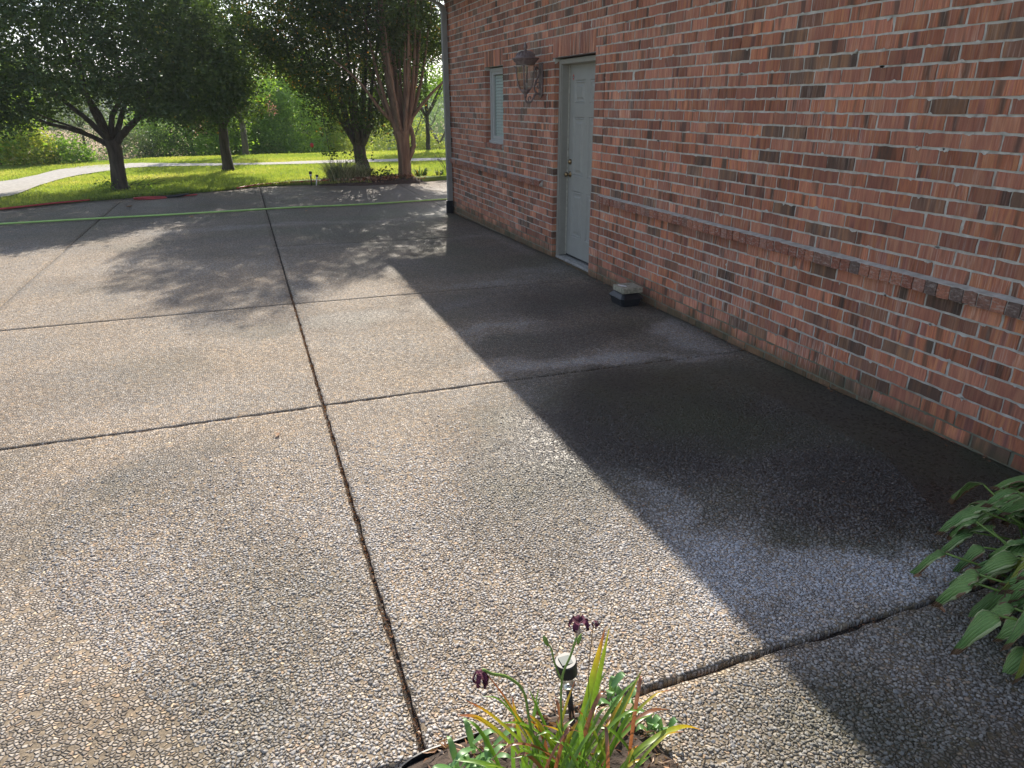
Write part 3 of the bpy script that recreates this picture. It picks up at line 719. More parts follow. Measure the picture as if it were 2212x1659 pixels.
# door slab as a grid with moulded panels
cols = [(.115, .455), (.545, .885)]
pan = []
for c0, c1 in cols:
    for r0, r1 in ((.115, .36), (.435, .755), (.80, .935)): pass
rows = [(1.66, 1.90), (.87, 1.53), (.18, .70)]
b = MB()
cy = [ys0, ys0+.115, ys0+.115+.27, ys1-.115-.27, ys1-.115, ys1]
rz_ = [zs0, zs0+.22, zs0+.74, zs0+.90, zs0+1.53, zs0+1.66, zs0+1.90, zs1]
for i in range(5):
    for j in range(7):
        a, c_, d_, e_ = cy[i], cy[i+1], rz_[j], rz_[j+1]
        if i in (1, 3) and j in (1, 3, 5):
            rings = [(0, 0), (.010, .009), (.022, .002), (.030, .010), (.052, .010), (.070, .001)]
            V = []
            for ins, dp in rings: V += [(XS+dp, a+ins, d_+ins), (XS+dp, c_-ins, d_+ins), (XS+dp, c_-ins, e_-ins), (XS+dp, a+ins, e_-ins)]
            Fs = [(q*4+s_, q*4+(s_+1) % 4, q*4+4+(s_+1) % 4, q*4+4+s_) for q in range(len(rings)-1) for s_ in range(4)]
            Fs.append(tuple(4*(len(rings)-1)+s_ for s_ in range(4))); b.add(V, Fs)
        else: b.add([(XS, a, d_), (XS, c_, d_), (XS, c_, e_), (XS, a, e_)], [(0, 1, 2, 3)])
b.box((XS+.012, ys0, zs0), (XS+.045, ys1, zs1))
door = b.build('door', M_DOOR, house)
b = MB(); b.box((XS-.006, ys0, zs0-.012), (XS+.03, ys1, zs0-.001)); b.build('door_sweep', M_BLACK, door)
def knob(yc, zc, prof, name):
    b = MB(); b.lathe(prof, (0, 0, 0), 20); b.V = [(XS-z_, yc+x_, zc+y_) for x_, y_, z_ in b.V]; b.build(name, M_BRASS, door, smooth=True)
knob(ys1-.058, .928, [(.001, 0), (.033, 0), (.033, .006), (.028, .010), (.013, .014), (.011, .030), (.018, .036), (.026, .044), (.027, .056), (.022, .066), (.010, .069), (.001, .069)], 'doorknob')
knob(ys1-.058, 1.065, [(.001, 0), (.030, 0), (.031, .006), (.026, .016), (.018, .026), (.015, .028), (.001, .028)], 'deadbolt')
# octagonal alarm sticker with a dark band
b = MB(); yc, zc = ys1-.085, 1.945
b.add([(XS-.0012, yc+u_*.022, zc+v_*.034) for u_, v_ in ((0, 1), (.5, .55), (.62, .3), (.62, -.3), (.5, -.55), (0, -1), (-.5, -.55), (-.62, -.3), (-.62, .3), (-.5, .55))], [tuple(range(10))])
st_ = b.build('sticker', M_RED, door)
b = MB(); b.add([(XS-.002, yc-.023, zc-.009), (XS-.002, yc+.023, zc-.009), (XS-.002, yc+.023, zc+.007), (XS-.002, yc-.023, zc+.007)], [(0, 1, 2, 3)]); b.build('sticker_band', M_BLACK, st_)
b = MB()
for i in range(7): b.add([(XS-.0027, yc-.017+i*.005, zc-.004), (XS-.0027, yc-.014+i*.005, zc-.004), (XS-.0027, yc-.014+i*.005, zc+.003), (XS-.0027, yc-.017+i*.005, zc+.003)], [(0, 1, 2, 3)])
b.build('sticker_print', M_WHITE, st_)

# window
y0, y1, z0, z1 = WO
b = MB(); frame_rect(b, y0+.003, y1-.003, z0, z1-.005, .045, D+.070, D+.13); win = b.build('window', M_WFRAME, house)
b = MB(); frame_rect(b, y0+.046, y1-.046, z0+.044, z1-.048, .040, D+.090, D+.135); b.build('sash', M_WFRAME, win)
b = MB(); b.box((D+.045, y0+.003, z0-.004), (D+.1, y1-.003, z0+.022), .003); b.build('window_sill', M_WFRAME, win)
b = MB(); b.add([(D+.115, y0+.084, z0+.082), (D+.115, y1-.084, z0+.082), (D+.115, y1-.084, z1-.086), (D+.115, y0+.084, z1-.086)], [(0, 1, 2, 3)]); b.build('pane', M_GLASS, win)
zz = z0+.075
while zz < z1-.09:
    b = MB(); b.add([(D+.126, y0+.05, zz), (D+.126, y1-.05, zz), (D+.138, y1-.05, zz+.036), (D+.138, y0+.05, zz+.036), (D+.1275, y0+.05, zz-.001), (D+.1275, y1-.05, zz-.001), (D+.1395, y1-.05, zz+.035), (D+.1395, y0+.05, zz+.035)],
        [(0, 1, 2, 3), (7, 6, 5, 4), (0, 4, 5, 1), (3, 2, 6, 7)]); b.build('blind_slat', M_BLIND, win); zz += .040
b = MB(); b.box((D+.20, 9.2, .9), (D+.22, 10.5, 2.4)); b.build('interior_lining', M_DARK, house)
b = MB(); b.box((XB_+.13, 6.6, -.2), (XB_+.15, 7.9, 2.3)); b.build('interior_lining', M_DARK, house)

# downspout with its bands and corrugated foot
b = MB()
dx0, dx1, dy0, dy1 = D-.098, D-.022, 12.02, 12.12
def ribbed(z, ox=0, s=1.0):
    P = []; nx_ = 4
    for i in range(13):
        t = i/12; P.append((dx0+(dx1-dx0)*t, dy0+(.006 if i % 3 == 1 else 0)))
    for i in range(13):
        t = i/12; P.append((dx1, dy0+(dy1-dy0)*t))
    P += [(dx0+(dx1-dx0)*(1-i/4), dy1) for i in range(5)]
    for i in range(1, 12): P.append((dx0+(.006 if i % 3 == 1 else 0), dy1-(dy1-dy0)*i/12))
    cx, cy_ = (dx0+dx1)/2, (dy0+dy1)/2
    return [(cx+(x-cx)*s+ox, cy_+(y-cy_)*s, z) for x, y in P]
lev = [(.03, 0), (3.02, 0), (3.06, -.01), (3.10, -.035), (3.14, -.09), (3.18, -.22), (3.225, -.42), (3.27, -.50)]
R0 = ribbed(0); n = len(R0)
for z, ox in lev: b.V += ribbed(z, ox)
b.F += [(i*n+q, i*n+(q+1) % n, (i+1)*n+(q+1) % n, (i+1)*n+q) for i in range(len(lev)-1) for q in range(n)]
dsp = b.build('downspout', M_DSP, house)
for z in (.27, .66, 1.16, 1.70, 2.35, 3.0):
    b = MB(); cx, cy_ = (dx0+dx1)/2, (dy0+dy1)/2
    b.box((dx0-.003, dy0-.003, z), (D-.001, dy1+.003, z+.012)); b.build('band', M_DSP, dsp)
b = MB(); pr = []
for i in range(17): pr += [(.066, -.09+i*.0125), (.058, -.085+i*.0125)]
b.lathe([(.001, -.09)]+pr+[(.066, .125), (.001, .126)], ((dx0+dx1)/2-.012, (dy0+dy1)/2-.01, 0), 20)
b.build('drain_boot', M_BLACK, dsp, smooth=False)

# ------------------------------------------------------------------ wall lantern
LX, LY = 3.125, 8.11
lan = thing('wall_lantern', (D-.02, LY, 1.75), 'bronze coach lantern with domed cap and scroll bracket, between window and door', 'wall lamp')
lan['label'] = 'bronze coach lantern with a domed cap on a scroll bracket between window and door'
b = MB(); b.lathe([(.001, 2.083), (.106, 2.083), (.110, 2.100), (.124, 2.118), (.150, 2.142), (.155, 2.148), (.155, 2.153), (.132, 2.158), (.112, 2.163), (.107, 2.172), (.096, 2.192), (.072, 2.212), (.042, 2.224), (.014, 2.229), (.001, 2.229)], (LX, LY, 0), 32); cap = b.build('cap', M_BRONZE, lan, smooth=True)
b = MB()
for i in range(16):
    a = 2*math.pi*i/16; P = [(LX+r_*math.cos(a), LY+r_*math.sin(a), z_) for r_, z_ in ((.108, 2.174), (.097, 2.194), (.073, 2.214), (.046, 2.225))]
    b.tube(P, [.005, .006, .005, .003], 6)
for i in range(32):
    a = 2*math.pi*i/32; b.tube([(LX+.127*math.cos(a), LY+.127*math.sin(a), 2.118), (LX+.131*math.cos(a), LY+.131*math.sin(a), 2.124)], .004, 6)
b.build('cap_relief', M_BRONZE, cap, smooth=True, kind='stuff')
b = MB(); b.lathe([(.001, 2.226), (.018, 2.228), (.020, 2.236), (.012, 2.241), (.012, 2.246), (.020, 2.254), (.022, 2.266), (.017, 2.286), (.008, 2.304), (.002, 2.316)], (LX, LY, 0), 16); b.build('finial', M_BRONZE, lan, smooth=True)
gp = [(.100, 2.085), (.100, 2.05), (.096, 2.0), (.089, 1.95), (.078, 1.89), (.062, 1.848), (.046, 1.823)]
b = MB(); V = []; seg = 48
for r_, z_ in gp:
    for q in range(seg):
        a = 2*math.pi*q/seg; rr = r_*(1+.035*abs(math.cos(a*6))); V.append((LX+rr*math.cos(a), LY+rr*math.sin(a), z_))
b.add(V, [(i*seg+q, i*seg+(q+1) % seg, (i+1)*seg+(q+1) % seg, (i+1)*seg+q) for i in range(len(gp)-1) for q in range(seg)]); b.build('glass_shade', M_LGLASS, lan, smooth=True)
for q in range(4):
    a = math.pi/4+q*math.pi/2+.25; b = MB()
    P = crom([(LX+(r_+.006)*math.cos(a), LY+(r_+.006)*math.sin(a), z_) for r_, z_ in [(.112, 2.065)]+gp[1:]], 3)
    b.tube(P, [.011]*2+[.009]*(len(P)-2), 8); b.tube([P[0], P[0]+Vector((.016*math.cos(a), .016*math.sin(a), .004))], .009, 8); b.build('rib', M_BRONZE, lan, smooth=True)
b = MB(); b.lathe([(.001, 1.83), (.052, 1.83), (.056, 1.822), (.048, 1.805), (.036, 1.79), (.018, 1.778), (.016, 1.765), (.021, 1.758), (.015, 1.75), (.012, 1.74), (.001, 1.74)], (LX, LY, 0), 24); b.build('base_cup', M_BRONZE, lan, smooth=True)
for q in range(3):
    a = q*2.1; b = MB(); b.tube([(LX+.018*math.cos(a), LY+.018*math.sin(a), 1.83), (LX+.018*math.cos(a), LY+.018*math.sin(a), 1.90)], .007, 8)
    b.build('candle', M_WHITE, lan, smooth=True)
b = MB(); b.box((D-.022, LY-.052, 1.765), (D-.003, LY+.052, 2.105), .006); b.add([(D-.022, LY-.052, 1.77), (D-.003, LY-.052, 1.77), (D-.003, LY+.052, 1.77), (D-.022, LY+.052, 1.77), (D-.012, LY, 1.735)], [(0, 1, 4), (1, 2, 4), (2, 3, 4), (3, 0, 4)])
b.build('backplate', M_BRONZE, lan)
XP = D-.022
b = MB(); b.tube(crom([(LX, LY, 1.75), (LX+.002, LY, 1.715), (LX+.03, LY, 1.692), (LX+.07, LY, 1.70), (LX+.10, LY, 1.745), (LX+.125, LY, 1.782), (XP, LY, 1.785)], 6), .0115, 8); b.build('arm', M_BRONZE, lan, smooth=True)
b = MB(); b.tube(crom([(LX+.045, LY, 1.698), (LX+.035, LY, 1.725), (LX+.045, LY, 1.752), (LX+.066, LY, 1.748), (LX+.064, LY, 1.732), (LX+.056, LY, 1.736)], 6), .007, 7); b.build('scroll', M_BRONZE, lan, smooth=True)
b = MB(); b.tube(crom([(LX+.11, LY, 2.035), (LX+.125, LY, 2.055), (XP-.018, LY, 2.045), (XP-.012, LY, 2.0), (XP-.035, LY, 1.94), (XP-.065, LY, 1.885), (XP-.065, LY, 1.82), (XP-.03, LY, 1.785)], 6), .010, 8)
b.tube(crom([(LX+.105, LY, 2.0), (LX+.115, LY, 2.035), (LX+.135, LY, 2.03), (LX+.128, LY, 2.012)], 5), .007, 7); b.build('upper_bracket', M_BRONZE, lan, smooth=True)
b = MB(); b.tube(crom([(XP-.060, LY, 1.87), (XP-.030, LY, 1.905), (XP-.006, LY, 1.885), (XP-.008, LY, 1.85), (XP-.032, LY, 1.845), (XP-.034, LY, 1.862), (XP-.024, LY, 1.862)], 6), .007, 7); b.build('scroll', M_BRONZE, lan, smooth=True)

# ------------------------------------------------------------------ black box weighted with a paver
gb = float(gz(3.13, 5.53))
bait = thing('bait_box', (3.145, 5.56, gb), 'small black plastic box against the foot of the wall, under a buff paver', 'box')
def ringbox(levels, x0, x1, y0, y1):
    V = []; c = .022
    for z_, ins in levels:
        a, c0, d_, e_ = x0+ins, x1-ins, y0+ins, y1-ins
        V += [(a+c, d_, z_), (c0-c, d_, z_), (c0, d_+c, z_), (c0, e_-c, z_), (c0-c, e_, z_), (a+c, e_, z_), (a, e_-c, z_), (a, d_+c, z_)]
    n = len(levels)
    return V, [(i*8+q, i*8+(q+1) % 8, i*8+8+(q+1) % 8, i*8+8+q) for i in range(n-1) for q in range(8)]+[tuple(range(7, -1, -1)), tuple((n-1)*8+q for q in range(8))]
b = MB(); b.add(*ringbox([(gb, .022), (gb+.062, .008)], 3.02, 3.245, 5.42, 5.69)); body = b.build('body', M_BLACK, bait)
b = MB(); b.add(*ringbox([(gb+.0625, .0), (gb+.072, -.004), (gb+.080, .002), (gb+.118, .036), (gb+.121, .045)], 3.02, 3.245, 5.42, 5.69)); b.build('lid', M_BLACK, bait)
pv = MB(); pv.box((3.035, 5.43, gb+.1215), (3.235, 5.63, gb+.172), .005)
o = pv.build('paver', M_PAVER); o['label'] = 'square buff concrete paver laid on top of the small black box'; o['category'] = 'paving stone'
b = MB(); b.add([(3.055, 5.58, gb+.1727), (3.075, 5.60, gb+.1727), (3.115, 5.53, gb+.1727), (3.10, 5.49, gb+.1727), (3.065, 5.53, gb+.1727)], [(0, 1, 2, 3, 4)]); b.build('paint_splash', M_WHITE, o)
# ------------------------------------------------------------------ foliage
def leafcloud(P, size, rn, parent, mat, name='crown', droop=0.0, aspect=.55, **props):
    """one real leaf (a folded rhombus) at every point"""
    n = len(P); size = size*rng.uniform(.7, 1.3, n)
    d = rng.normal(0, 1, (n, 3)); d[:, 2] = d[:, 2]*.6-droop; d /= np.linalg.norm(d, axis=1)[:, None]
    e = rng.normal(0, 1, (n, 3)); e -= (e*d).sum(1)[:, None]*d; e /= np.linalg.norm(e, axis=1)[:, None]
    f = np.cross(d, e)
    s = size[:, None]
    V = np.stack([P-d*s*.5, P+e*s*aspect*.5+f*s*.08, P+d*s*.5, P-e*s*aspect*.5+f*s*.08], 1).reshape(-1, 3)
    return npmesh(name, V, np.arange(4*n).reshape(-1, 4), mat, parent, attrs={'rnd': np.repeat(rn, 4)}, **props)
def clusters(nc, per, test, box, sd, hole=.0, hs=1.1, seed=0, shell=None):
    """leaf positions: sprays of leaves through the volume where test() holds"""
    out = []; got = 0; a, b_ = np.array(box[0]), np.array(box[1])
    while got < nc:
        q = rng.uniform(a, b_, (nc*3, 3)); q = q[test(q)]
        g = (vnoise(q[:, 0]*hs+seed, q[:, 2]*hs+q[:, 1]*.7)+vnoise(q[:, 1]*hs*1.3+seed, q[:, 0]*hs+9+q[:, 2]))/2
        q = q[g > hole]; out.append(q); got += len(q)
    q = np.concatenate(out)[:nc]
    dirs = rng.normal(0, 1, (nc, 3)); dirs /= np.linalg.norm(dirs, axis=1)[:, None]
    t = rng.normal(0, 1, (nc, per, 1)); P = q[:, None, :]+dirs[:, None, :]*t*sd*1.3+rng.normal(0, sd*.5, (nc, per, 3))
    cr = np.repeat(rng.random(nc), per)
    return P.reshape(-1, 3), cr
def ell(c, r, flat=-9):
    c = np.array(c); r = np.array(r)
    return lambda q: (((q-c)/r)**2).sum(1) < 1
def anyof(*ts): return lambda q: np.logical_or.reduce([t(q) for t in ts])
def shellof(c, r, inner=.55):
    c = np.array(c); r = np.array(r)
    def t(q):
        d = np.sqrt((((q-c)/r)**2).sum(1)); return (d < 1) & (rng.random(len(q)) < np.clip((d-inner)/(1-inner)+.25, 0.12, 1))
    return t
def limb(t, pts, r0, r1, name='limb', mat=None, seg=8, k=5):
    P = crom(pts, k); n = len(P)
    P = [p+Vector((random.gauss(0, r0*.10), random.gauss(0, r0*.10), 0)) for p in P]
    b = MB(); b.tube(P, [r0+(r1-r0)*(i/(n-1))**.8 for i in range(n)], seg); return b.build(name, mat, t, smooth=True)
def trunk(t, pts, rs, mat, k=5, seg=14):
    P = crom(pts, k); n = len(P); b = MB(); xs_ = np.linspace(0, 1, len(rs))
    rr = [float(np.interp(i/(n-1), xs_, rs)) for i in range(n)]
    b.tube(P, rr, seg)
    V = []
    for i, v_ in enumerate(b.V):
        r_ = i//seg; a = i % seg; p = P[min(r_, n-1)]; o = Vector(v_)-p
        V.append(p+o*(1+.10*math.sin(a*2.6+1)+.07*math.sin(a*5.1+r_*.3)+.03*random.random()))
    b.V = V; return b.build('trunk', mat, t, smooth=True)
G_DARK = leaf_mat('leaf_dark_green', [(0, (.035, .065, .02)), (.5, (.055, .10, .026)), (.85, (.085, .14, .03)), (.95, (.14, .19, .035)), (1, (.30, .20, .04))], .45, .04, .45)
G_MIX = leaf_mat('leaf_turning', [(0, (.035, .06, .018)), (.55, (.055, .095, .022)), (.82, (.09, .135, .026)), (.90, (.20, .19, .035)), (.95, (.42, .24, .045)), (1, (.48, .20, .045))], .5, .04, .45)
G_LIGHT = leaf_mat('leaf_fresh_green', [(0, (.11, .21, .04)), (.5, (.21, .36, .06)), (.9, (.34, .47, .07)), (1, (.50, .50, .08))], .62, .05)
G_YEL = leaf_mat('leaf_yellow_green', [(0, (.15, .23, .05)), (.5, (.28, .35, .06)), (.9, (.45, .45, .08)), (1, (.52, .42, .09))], .58, .06)
G_GREY = leaf_mat('leaf_grey_green', [(0, (.08, .115, .06)), (.6, (.13, .17, .08)), (1, (.20, .21, .12))], .35, .08)
G_BLUE = leaf_mat('leaf_far_green', [(0, (.11, .20, .11)), (.6, (.17, .27, .13)), (1, (.25, .34, .13))], .5, .04)
B_DARK = bark_mat('bark_dark', (.035, .028, .022), (.10, .08, .062)); B_CRAPE = bark_mat('bark_crape', (.11, .062, .038), (.27, .18, .115), (22, 22, 1.2)); B_MID = bark_mat('bark_mid', (.06, .05, .04), (.15, .13, .10))

# tree 1: broad, low-forking, leaning trunk
t = thing('shade_tree', (-2.49, 17.15, 0), 'broad dark shade tree with a low-forked trunk at the lawn edge, left', 'tree')
trunk(t, [(-2.49, 17.15, -.08), (-2.485, 17.15, .15), (-2.47, 17.15, .5), (-2.465, 17.15, .80), (-2.47, 17.15, 1.02)], [.22, .145, .13, .13, .13], B_DARK)
for pts, r0, r1 in (([(-2.50, 17.15, .86), (-2.8, 17.1, 1.08), (-3.2, 17.0, 1.25), (-3.6, 16.9, 1.4), (-4.0, 16.8, 1.7)], .06, .02), ([(-2.50, 17.15, .95), (-2.8, 17.2, 1.35), (-3.2, 17.3, 1.75), (-3.8, 17.4, 2.4)], .075, .03),
    ([(-2.49, 17.15, .95), (-2.62, 17.2, 1.5), (-2.8, 17.2, 2.0), (-3.0, 17.3, 3.0)], .075, .03), ([(-2.46, 17.15, .95), (-2.40, 17.2, 1.45), (-2.15, 17.3, 1.9), (-2.1, 17.3, 2.9)], .07, .03),
    ([(-2.45, 17.15, .90), (-2.15, 17.1, 1.22), (-1.75, 17.0, 1.6), (-1.5, 17, 2.3)], .085, .04), ([(-1.98, 17.05, 1.38), (-1.6, 16.95, 1.52), (-1.15, 16.85, 1.60), (-.6, 16.8, 1.55)], .042, .02),
    ([(-2.75, 17.1, 1.05), (-3.0, 16.8, 1.25), (-3.4, 16.5, 1.45), (-3.8, 16.3, 1.7)], .035, .012), ([(-2.46, 17.15, .95), (-2.2, 17.6, 1.6), (-1.9, 18.2, 2.5)], .07, .03), ([(-2.47, 17.15, .95), (-2.65, 16.7, 1.6), (-2.6, 16.1, 2.5)], .06, .03)):
    limb(t, pts, r0, r1, mat=B_DARK)
c1, r1_ = np.array((-2.75, 17.1, 2.35)), np.array((3.1, 2.3, 2.5))
def test1(q):
    d = np.sqrt((((q-c1)/r1_)**2).sum(1)); x = q[:, 0]+2.6
    bot = 1.36+.10*np.sin(q[:, 0]*3.1+q[:, 1]*2.2)+.42*np.clip(1-np.abs(x+.1)/1.5, 0, 1)+.10*np.abs(x)**.7*np.sign(x)*.3-.16*np.clip((-x-.9)/.6, 0, 1)
    return (d < 1) & (q[:, 2] > bot) & (rng.random(len(q)) < np.clip((d-.4)/.5, .2, 1))
P, cr = clusters(3300, 32, test1, ((-6, 14.8, 1.2), (.6, 19.5, 4.9)), .13, hole=.30, seed=3)
leafcloud(P, .072, np.clip(cr*.75+rng.random(len(P))*.32-.05, 0, 1)*.97, t, G_DARK)
b = MB()
for i in range(9):
    a = i*.9; b.tube(crom([(-2.15+.1*math.cos(a), 17.0, -.02), (-2.1+.2*math.cos(a), 16.95, .12), (-1.95+.25*math.cos(a)+.1, 16.9, .2+.08*math.sin(a))], 3), .004, 4)
b.build('suckers', B_DARK, t, kind='stuff')
P = np.concatenate([rng.normal((-2.75, 16.95, .12), (.10, .08, .07), (160, 3)), rng.normal((-1.95, 16.9, .12), (.2, .1, .1), (90, 3))]); leafcloud(P, .05, rng.random(len(P))*.8, t, G_LIGHT, name='basal_leaves', kind='stuff')

# tree 2: slim upright tree further back
def upright(label, x, y, h, spread, seed, fork, mat, bark, r=.11, nl=9, low=1.25, nc=800, hole=.33, crown_r=(1.7, 1.6), lean=0, cz=None, leaf=.072):
    random.seed(seed)
    t = thing('lawn_tree', (x, y, 0), label, 'tree')
    trunk(t, [(x, y, -.1), (x+.01, y, .2), (x-.01+lean*.3, y, fork*.6), (x+lean, y, fork), (x+lean, y, fork+.25)], [r*1.5, r*1.08, r, r*.95, r*.8], bark)
    for i in range(nl):
        a = 2*math.pi*i/nl+random.uniform(-.3, .3); sp = spread*random.uniform(.5, 1.1); hh = h*random.uniform(.45, .85)
        limb(t, [(x+lean, y, fork-.05+.02*i), (x+lean+.16*sp*math.cos(a), y+.16*sp*math.sin(a), fork+.35), (x+lean+.5*sp*math.cos(a), y+.5*sp*math.sin(a), fork+(hh-fork)*.45), (x+lean+sp*math.cos(a), y+sp*math.sin(a), hh)], r*.52, r*.12, mat=bark)
    cz = cz or (h+low)/2
    c = np.array((x+lean, y, cz)); rr = np.array((crown_r[0], crown_r[1], (h-low)/2))
    def tt(q):
        s = (q[:, 2]-low)/(h-low); wdt = np.clip(np.where(s < .35, .45+s*1.6, 1.0-(np.clip(s-.35, 0, 1)/.65)**2.2*.75), .05, 1.05)
        d = np.hypot((q[:, 0]-c[0])/rr[0], (q[:, 1]-c[1])/rr[1])
        return (d < wdt*(1+.16*np.sin(q[:, 2]*4+q[:, 0]*3))) & (s > 0) & (s < 1) & (rng.random(len(q)) < np.where(q[:, 2] > 4.0, .75, 1)) & (rng.random(len(q)) < np.clip(d/wdt*1.3-.2, .25, 1))
    P, cr = clusters(nc, 28, tt, ((c[0]-rr[0]*1.2, c[1]-rr[1]*1.2, low), (c[0]+rr[0]*1.2, c[1]+rr[1]*1.2, h)), .13, hole=hole, seed=seed)
    return t, leafcloud(P, leaf, np.clip(cr*.7+rng.random(len(P))*.4-.05, 0, 1), t, mat)
upright('slim dark tree with a few orange leaves standing alone on the lawn', -.40, 21.1, 6.0, 1.3, 11, 1.0, G_MIX, B_DARK, r=.12, low=1.05, nc=1050, crown_r=(1.75, 1.6), hole=.36)
upright('dark many-limbed tree with turning leaves behind the striped grass mound', 2.84, 18.9, 7.2, 1.9, 12, .62, G_MIX, B_DARK, r=.155, nl=12, low=1.05, nc=2900, crown_r=(2.3, 1.9), hole=.37, lean=-.05)
# crape myrtle: fluted tan trunk and a sheaf of rising stems
t = thing('crape_myrtle', (3.61, 17.42, 0), 'crape myrtle with fluted tan trunk and a sheaf of bare rising stems', 'tree')
x0, y0 = 3.61, 17.42
trunk(t, [(x0, y0, -.12), (x0, y0, .1), (x0+.01, y0, .5), (x0, y0, .85), (x0-.02, y0, 1.08)], [.20, .145, .135, .155, .19], B_CRAPE, seg=20)
limb(t, [(x0+.10, y0-.03, .42), (x0+.22, y0-.05, .68), (x0+.24, y0-.05, .95), (x0+.15, y0, 1.3)], .065, .05, mat=B_CRAPE)
random.seed(5)
stems = []
for i in range(26):
    a = random.uniform(0, 2*math.pi); sp = random.uniform(.25, 1.35)*(1 if i % 3 else .6); hh = random.uniform(4.2, 6.6)
    bx = x0+.10*math.cos(a); by_ = y0+.10*math.sin(a); ox = sp*math.cos(a); oy = sp*math.sin(a)*.8
    pts = [(bx, by_, .9+random.random()*.15), (bx+ox*.22, by_+oy*.22, 1.45), (bx+ox*.52, by_+oy*.52, 2.3), (bx+ox*.72, by_+oy*.72, 3.2), (bx+ox, by_+oy, hh)]
    limb(t, pts, random.uniform(.045, .075), .014, 'stem', B_CRAPE); stems.append(pts)
for pts in (([(x0-.05, y0, 1.12), (x0-.5, y0-.1, 1.55), (x0-.95, y0-.1, 2.15), (x0-1.5, y0-.1, 2.6)]), ([(x0+.1, y0, 1.2), (x0+.6, y0, 1.75), (x0+1.0, y0, 2.1), (x0+1.6, y0, 2.6)])): limb(t, pts, .05, .015, 'stem', B_CRAPE)
def tc(q):
    d = np.sqrt(((q[:, 0]-x0-.15)/3.1)**2+((q[:, 1]-y0)/2.1)**2+((q[:, 2]-5.4)/2.5)**2); return (d < 1)
P, cr = clusters(2350, 28, tc, ((.4, 15, 2.9), (7.0, 19.6, 8.1)), .13, hole=.50, hs=.85, seed=21)
P2, cr2 = clusters(150, 16, lambda q: (np.hypot(q[:, 0]-x0+.1, q[:, 1]-y0) < 1.5) & (q[:, 2] > 2.2), ((2, 16, 2.2), (5.2, 19, 3.6)), .14, hole=.5, seed=8)
P = np.concatenate([P, P2]); cr = np.concatenate([cr, cr2]); leafcloud(P, .07, np.clip(cr*.8+rng.random(len(P))*.3-.05, 0, 1)*.9, t, G_MIX)

# ------------------------------------------------------------------ trees and shrubs beyond the lawn
def far_plant(name, label, cat, lobes, n, mat, leaf, per=16, sd=.35, hole=.30, trunkr=0.0, rbias=0., group=None, base=None, bark=None):
    cx = sum(l[0][0] for l in lobes)/len(lobes); cy = sum(l[0][1] for l in lobes)/len(lobes); zb = float(lawn_z(cx, cy)) if base is None else base
    t = thing(name, (cx, cy, zb), label, cat, group)
    a = np.min([np.array(l[0])-np.array(l[1]) for l in lobes], 0); b_ = np.max([np.array(l[0])+np.array(l[1]) for l in lobes], 0)
    test = anyof(*[shellof(*l, inner=.5) for l in lobes]); n = int(n*1.9)
    P, cr = clusters(n, per, test, (a, b_), sd, hole=hole, hs=.9, seed=int(abs(cx*7+cy*3)) % 50)
    P = P[P[:, 2] > lawn_z(P[:, 0], P[:, 1])-.05] if base is None else P
    m = len(P); top = (P[:, 2]-a[2])/(b_[2]-a[2])
    leafcloud(P, leaf, np.clip(rng.random(m)*.5+np.resize(cr, m)*.45+rbias, 0, 1), t, mat)
    if trunkr > 0:
        limb(t, [(cx, cy, zb-.2), (cx+.03, cy, zb+1), (cx, cy, float(np.mean([l[0][2] for l in lobes])))], trunkr, trunkr*.5, 'trunk', bark or B_MID)
        for q in range(4):
            a_ = q*1.6+.4; limb(t, [(cx, cy, zb+1.2), (cx+.8*math.cos(a_), cy+.8*math.sin(a_), zb+2.2), (cx+1.6*math.cos(a_), cy+1.4*math.sin(a_), zb+3.4)], trunkr*.5, .02, 'limb', bark or B_MID, k=3)
    return t
gp_ = 'woodland edge beyond the lawn'
far_plant('leafy_tree', 'bright green leafy tree at the left edge, at the end of the lane verge', 'tree', [((-7.6, 26.0, 1.9), (1.9, 1.8, 2.3)), ((-6.6, 25.7, .9), (1.1, 1.1, 1.3)), ((-6.5, 26, 2.1), (1.0, 1, .9))], 620, G_LIGHT, .11, sd=.2, trunkr=.12)
far_plant('shrub', 'yellow-green shrub at the foot of the bright green leafy tree', 'shrub', [((-5.9, 25.4, .35), (.75, .6, .7))], 130, G_YEL, .09, sd=.15, rbias=.1)
far_plant('shrub', 'dark green shrub between the yellow-green shrub and the lane', 'shrub', [((-5.1, 25.9, .15), (.8, .6, .55))], 120, G_LIGHT, .09, sd=.15, rbias=-.3)
far_plant('cedar_shrub', 'open grey-green cedar shrub in front of the brown field', 'shrub', [((-4.9, 28.6, .5), (1.3, 1.0, 1.15)), ((-5.1, 28.6, 1.25), (.7, .6, .6))], 330, G_GREY, .05, sd=.2, hole=.35, trunkr=.05)
far_plant('cedar_shrub', 'smaller grey-green cedar shrub right of the open one, behind the broad tree trunk', 'shrub', [((-3.6, 28.4, .2), (.8, .7, .75))], 150, G_GREY, .05, sd=.18, hole=.35)
far_plant('shrub', 'low dark shrub where the lane bends behind the broad tree trunk', 'shrub', [((-2.5, 29.0, .1), (.9, .7, .8))], 170, G_DARK, .07, sd=.16)
far_plant('hedge_tree', 'dark bushy tree behind the right-hand limb of the broad shade tree', 'tree', [((-1.9, 32.5, 1.0), (2.0, 1.6, 2.3))], 520, G_LIGHT, .11, sd=.22, trunkr=.1, rbias=-.35)
far_plant('hedge_tree', 'dark hedge tree between the broad shade tree and the slim tree', 'tree', [((.2, 33.5, 1.0), (2.0, 1.6, 2.5)), ((-.6, 33, -.3), (1.4, 1, 1.3))], 560, G_LIGHT, .11, sd=.22, trunkr=.1, rbias=-.35)
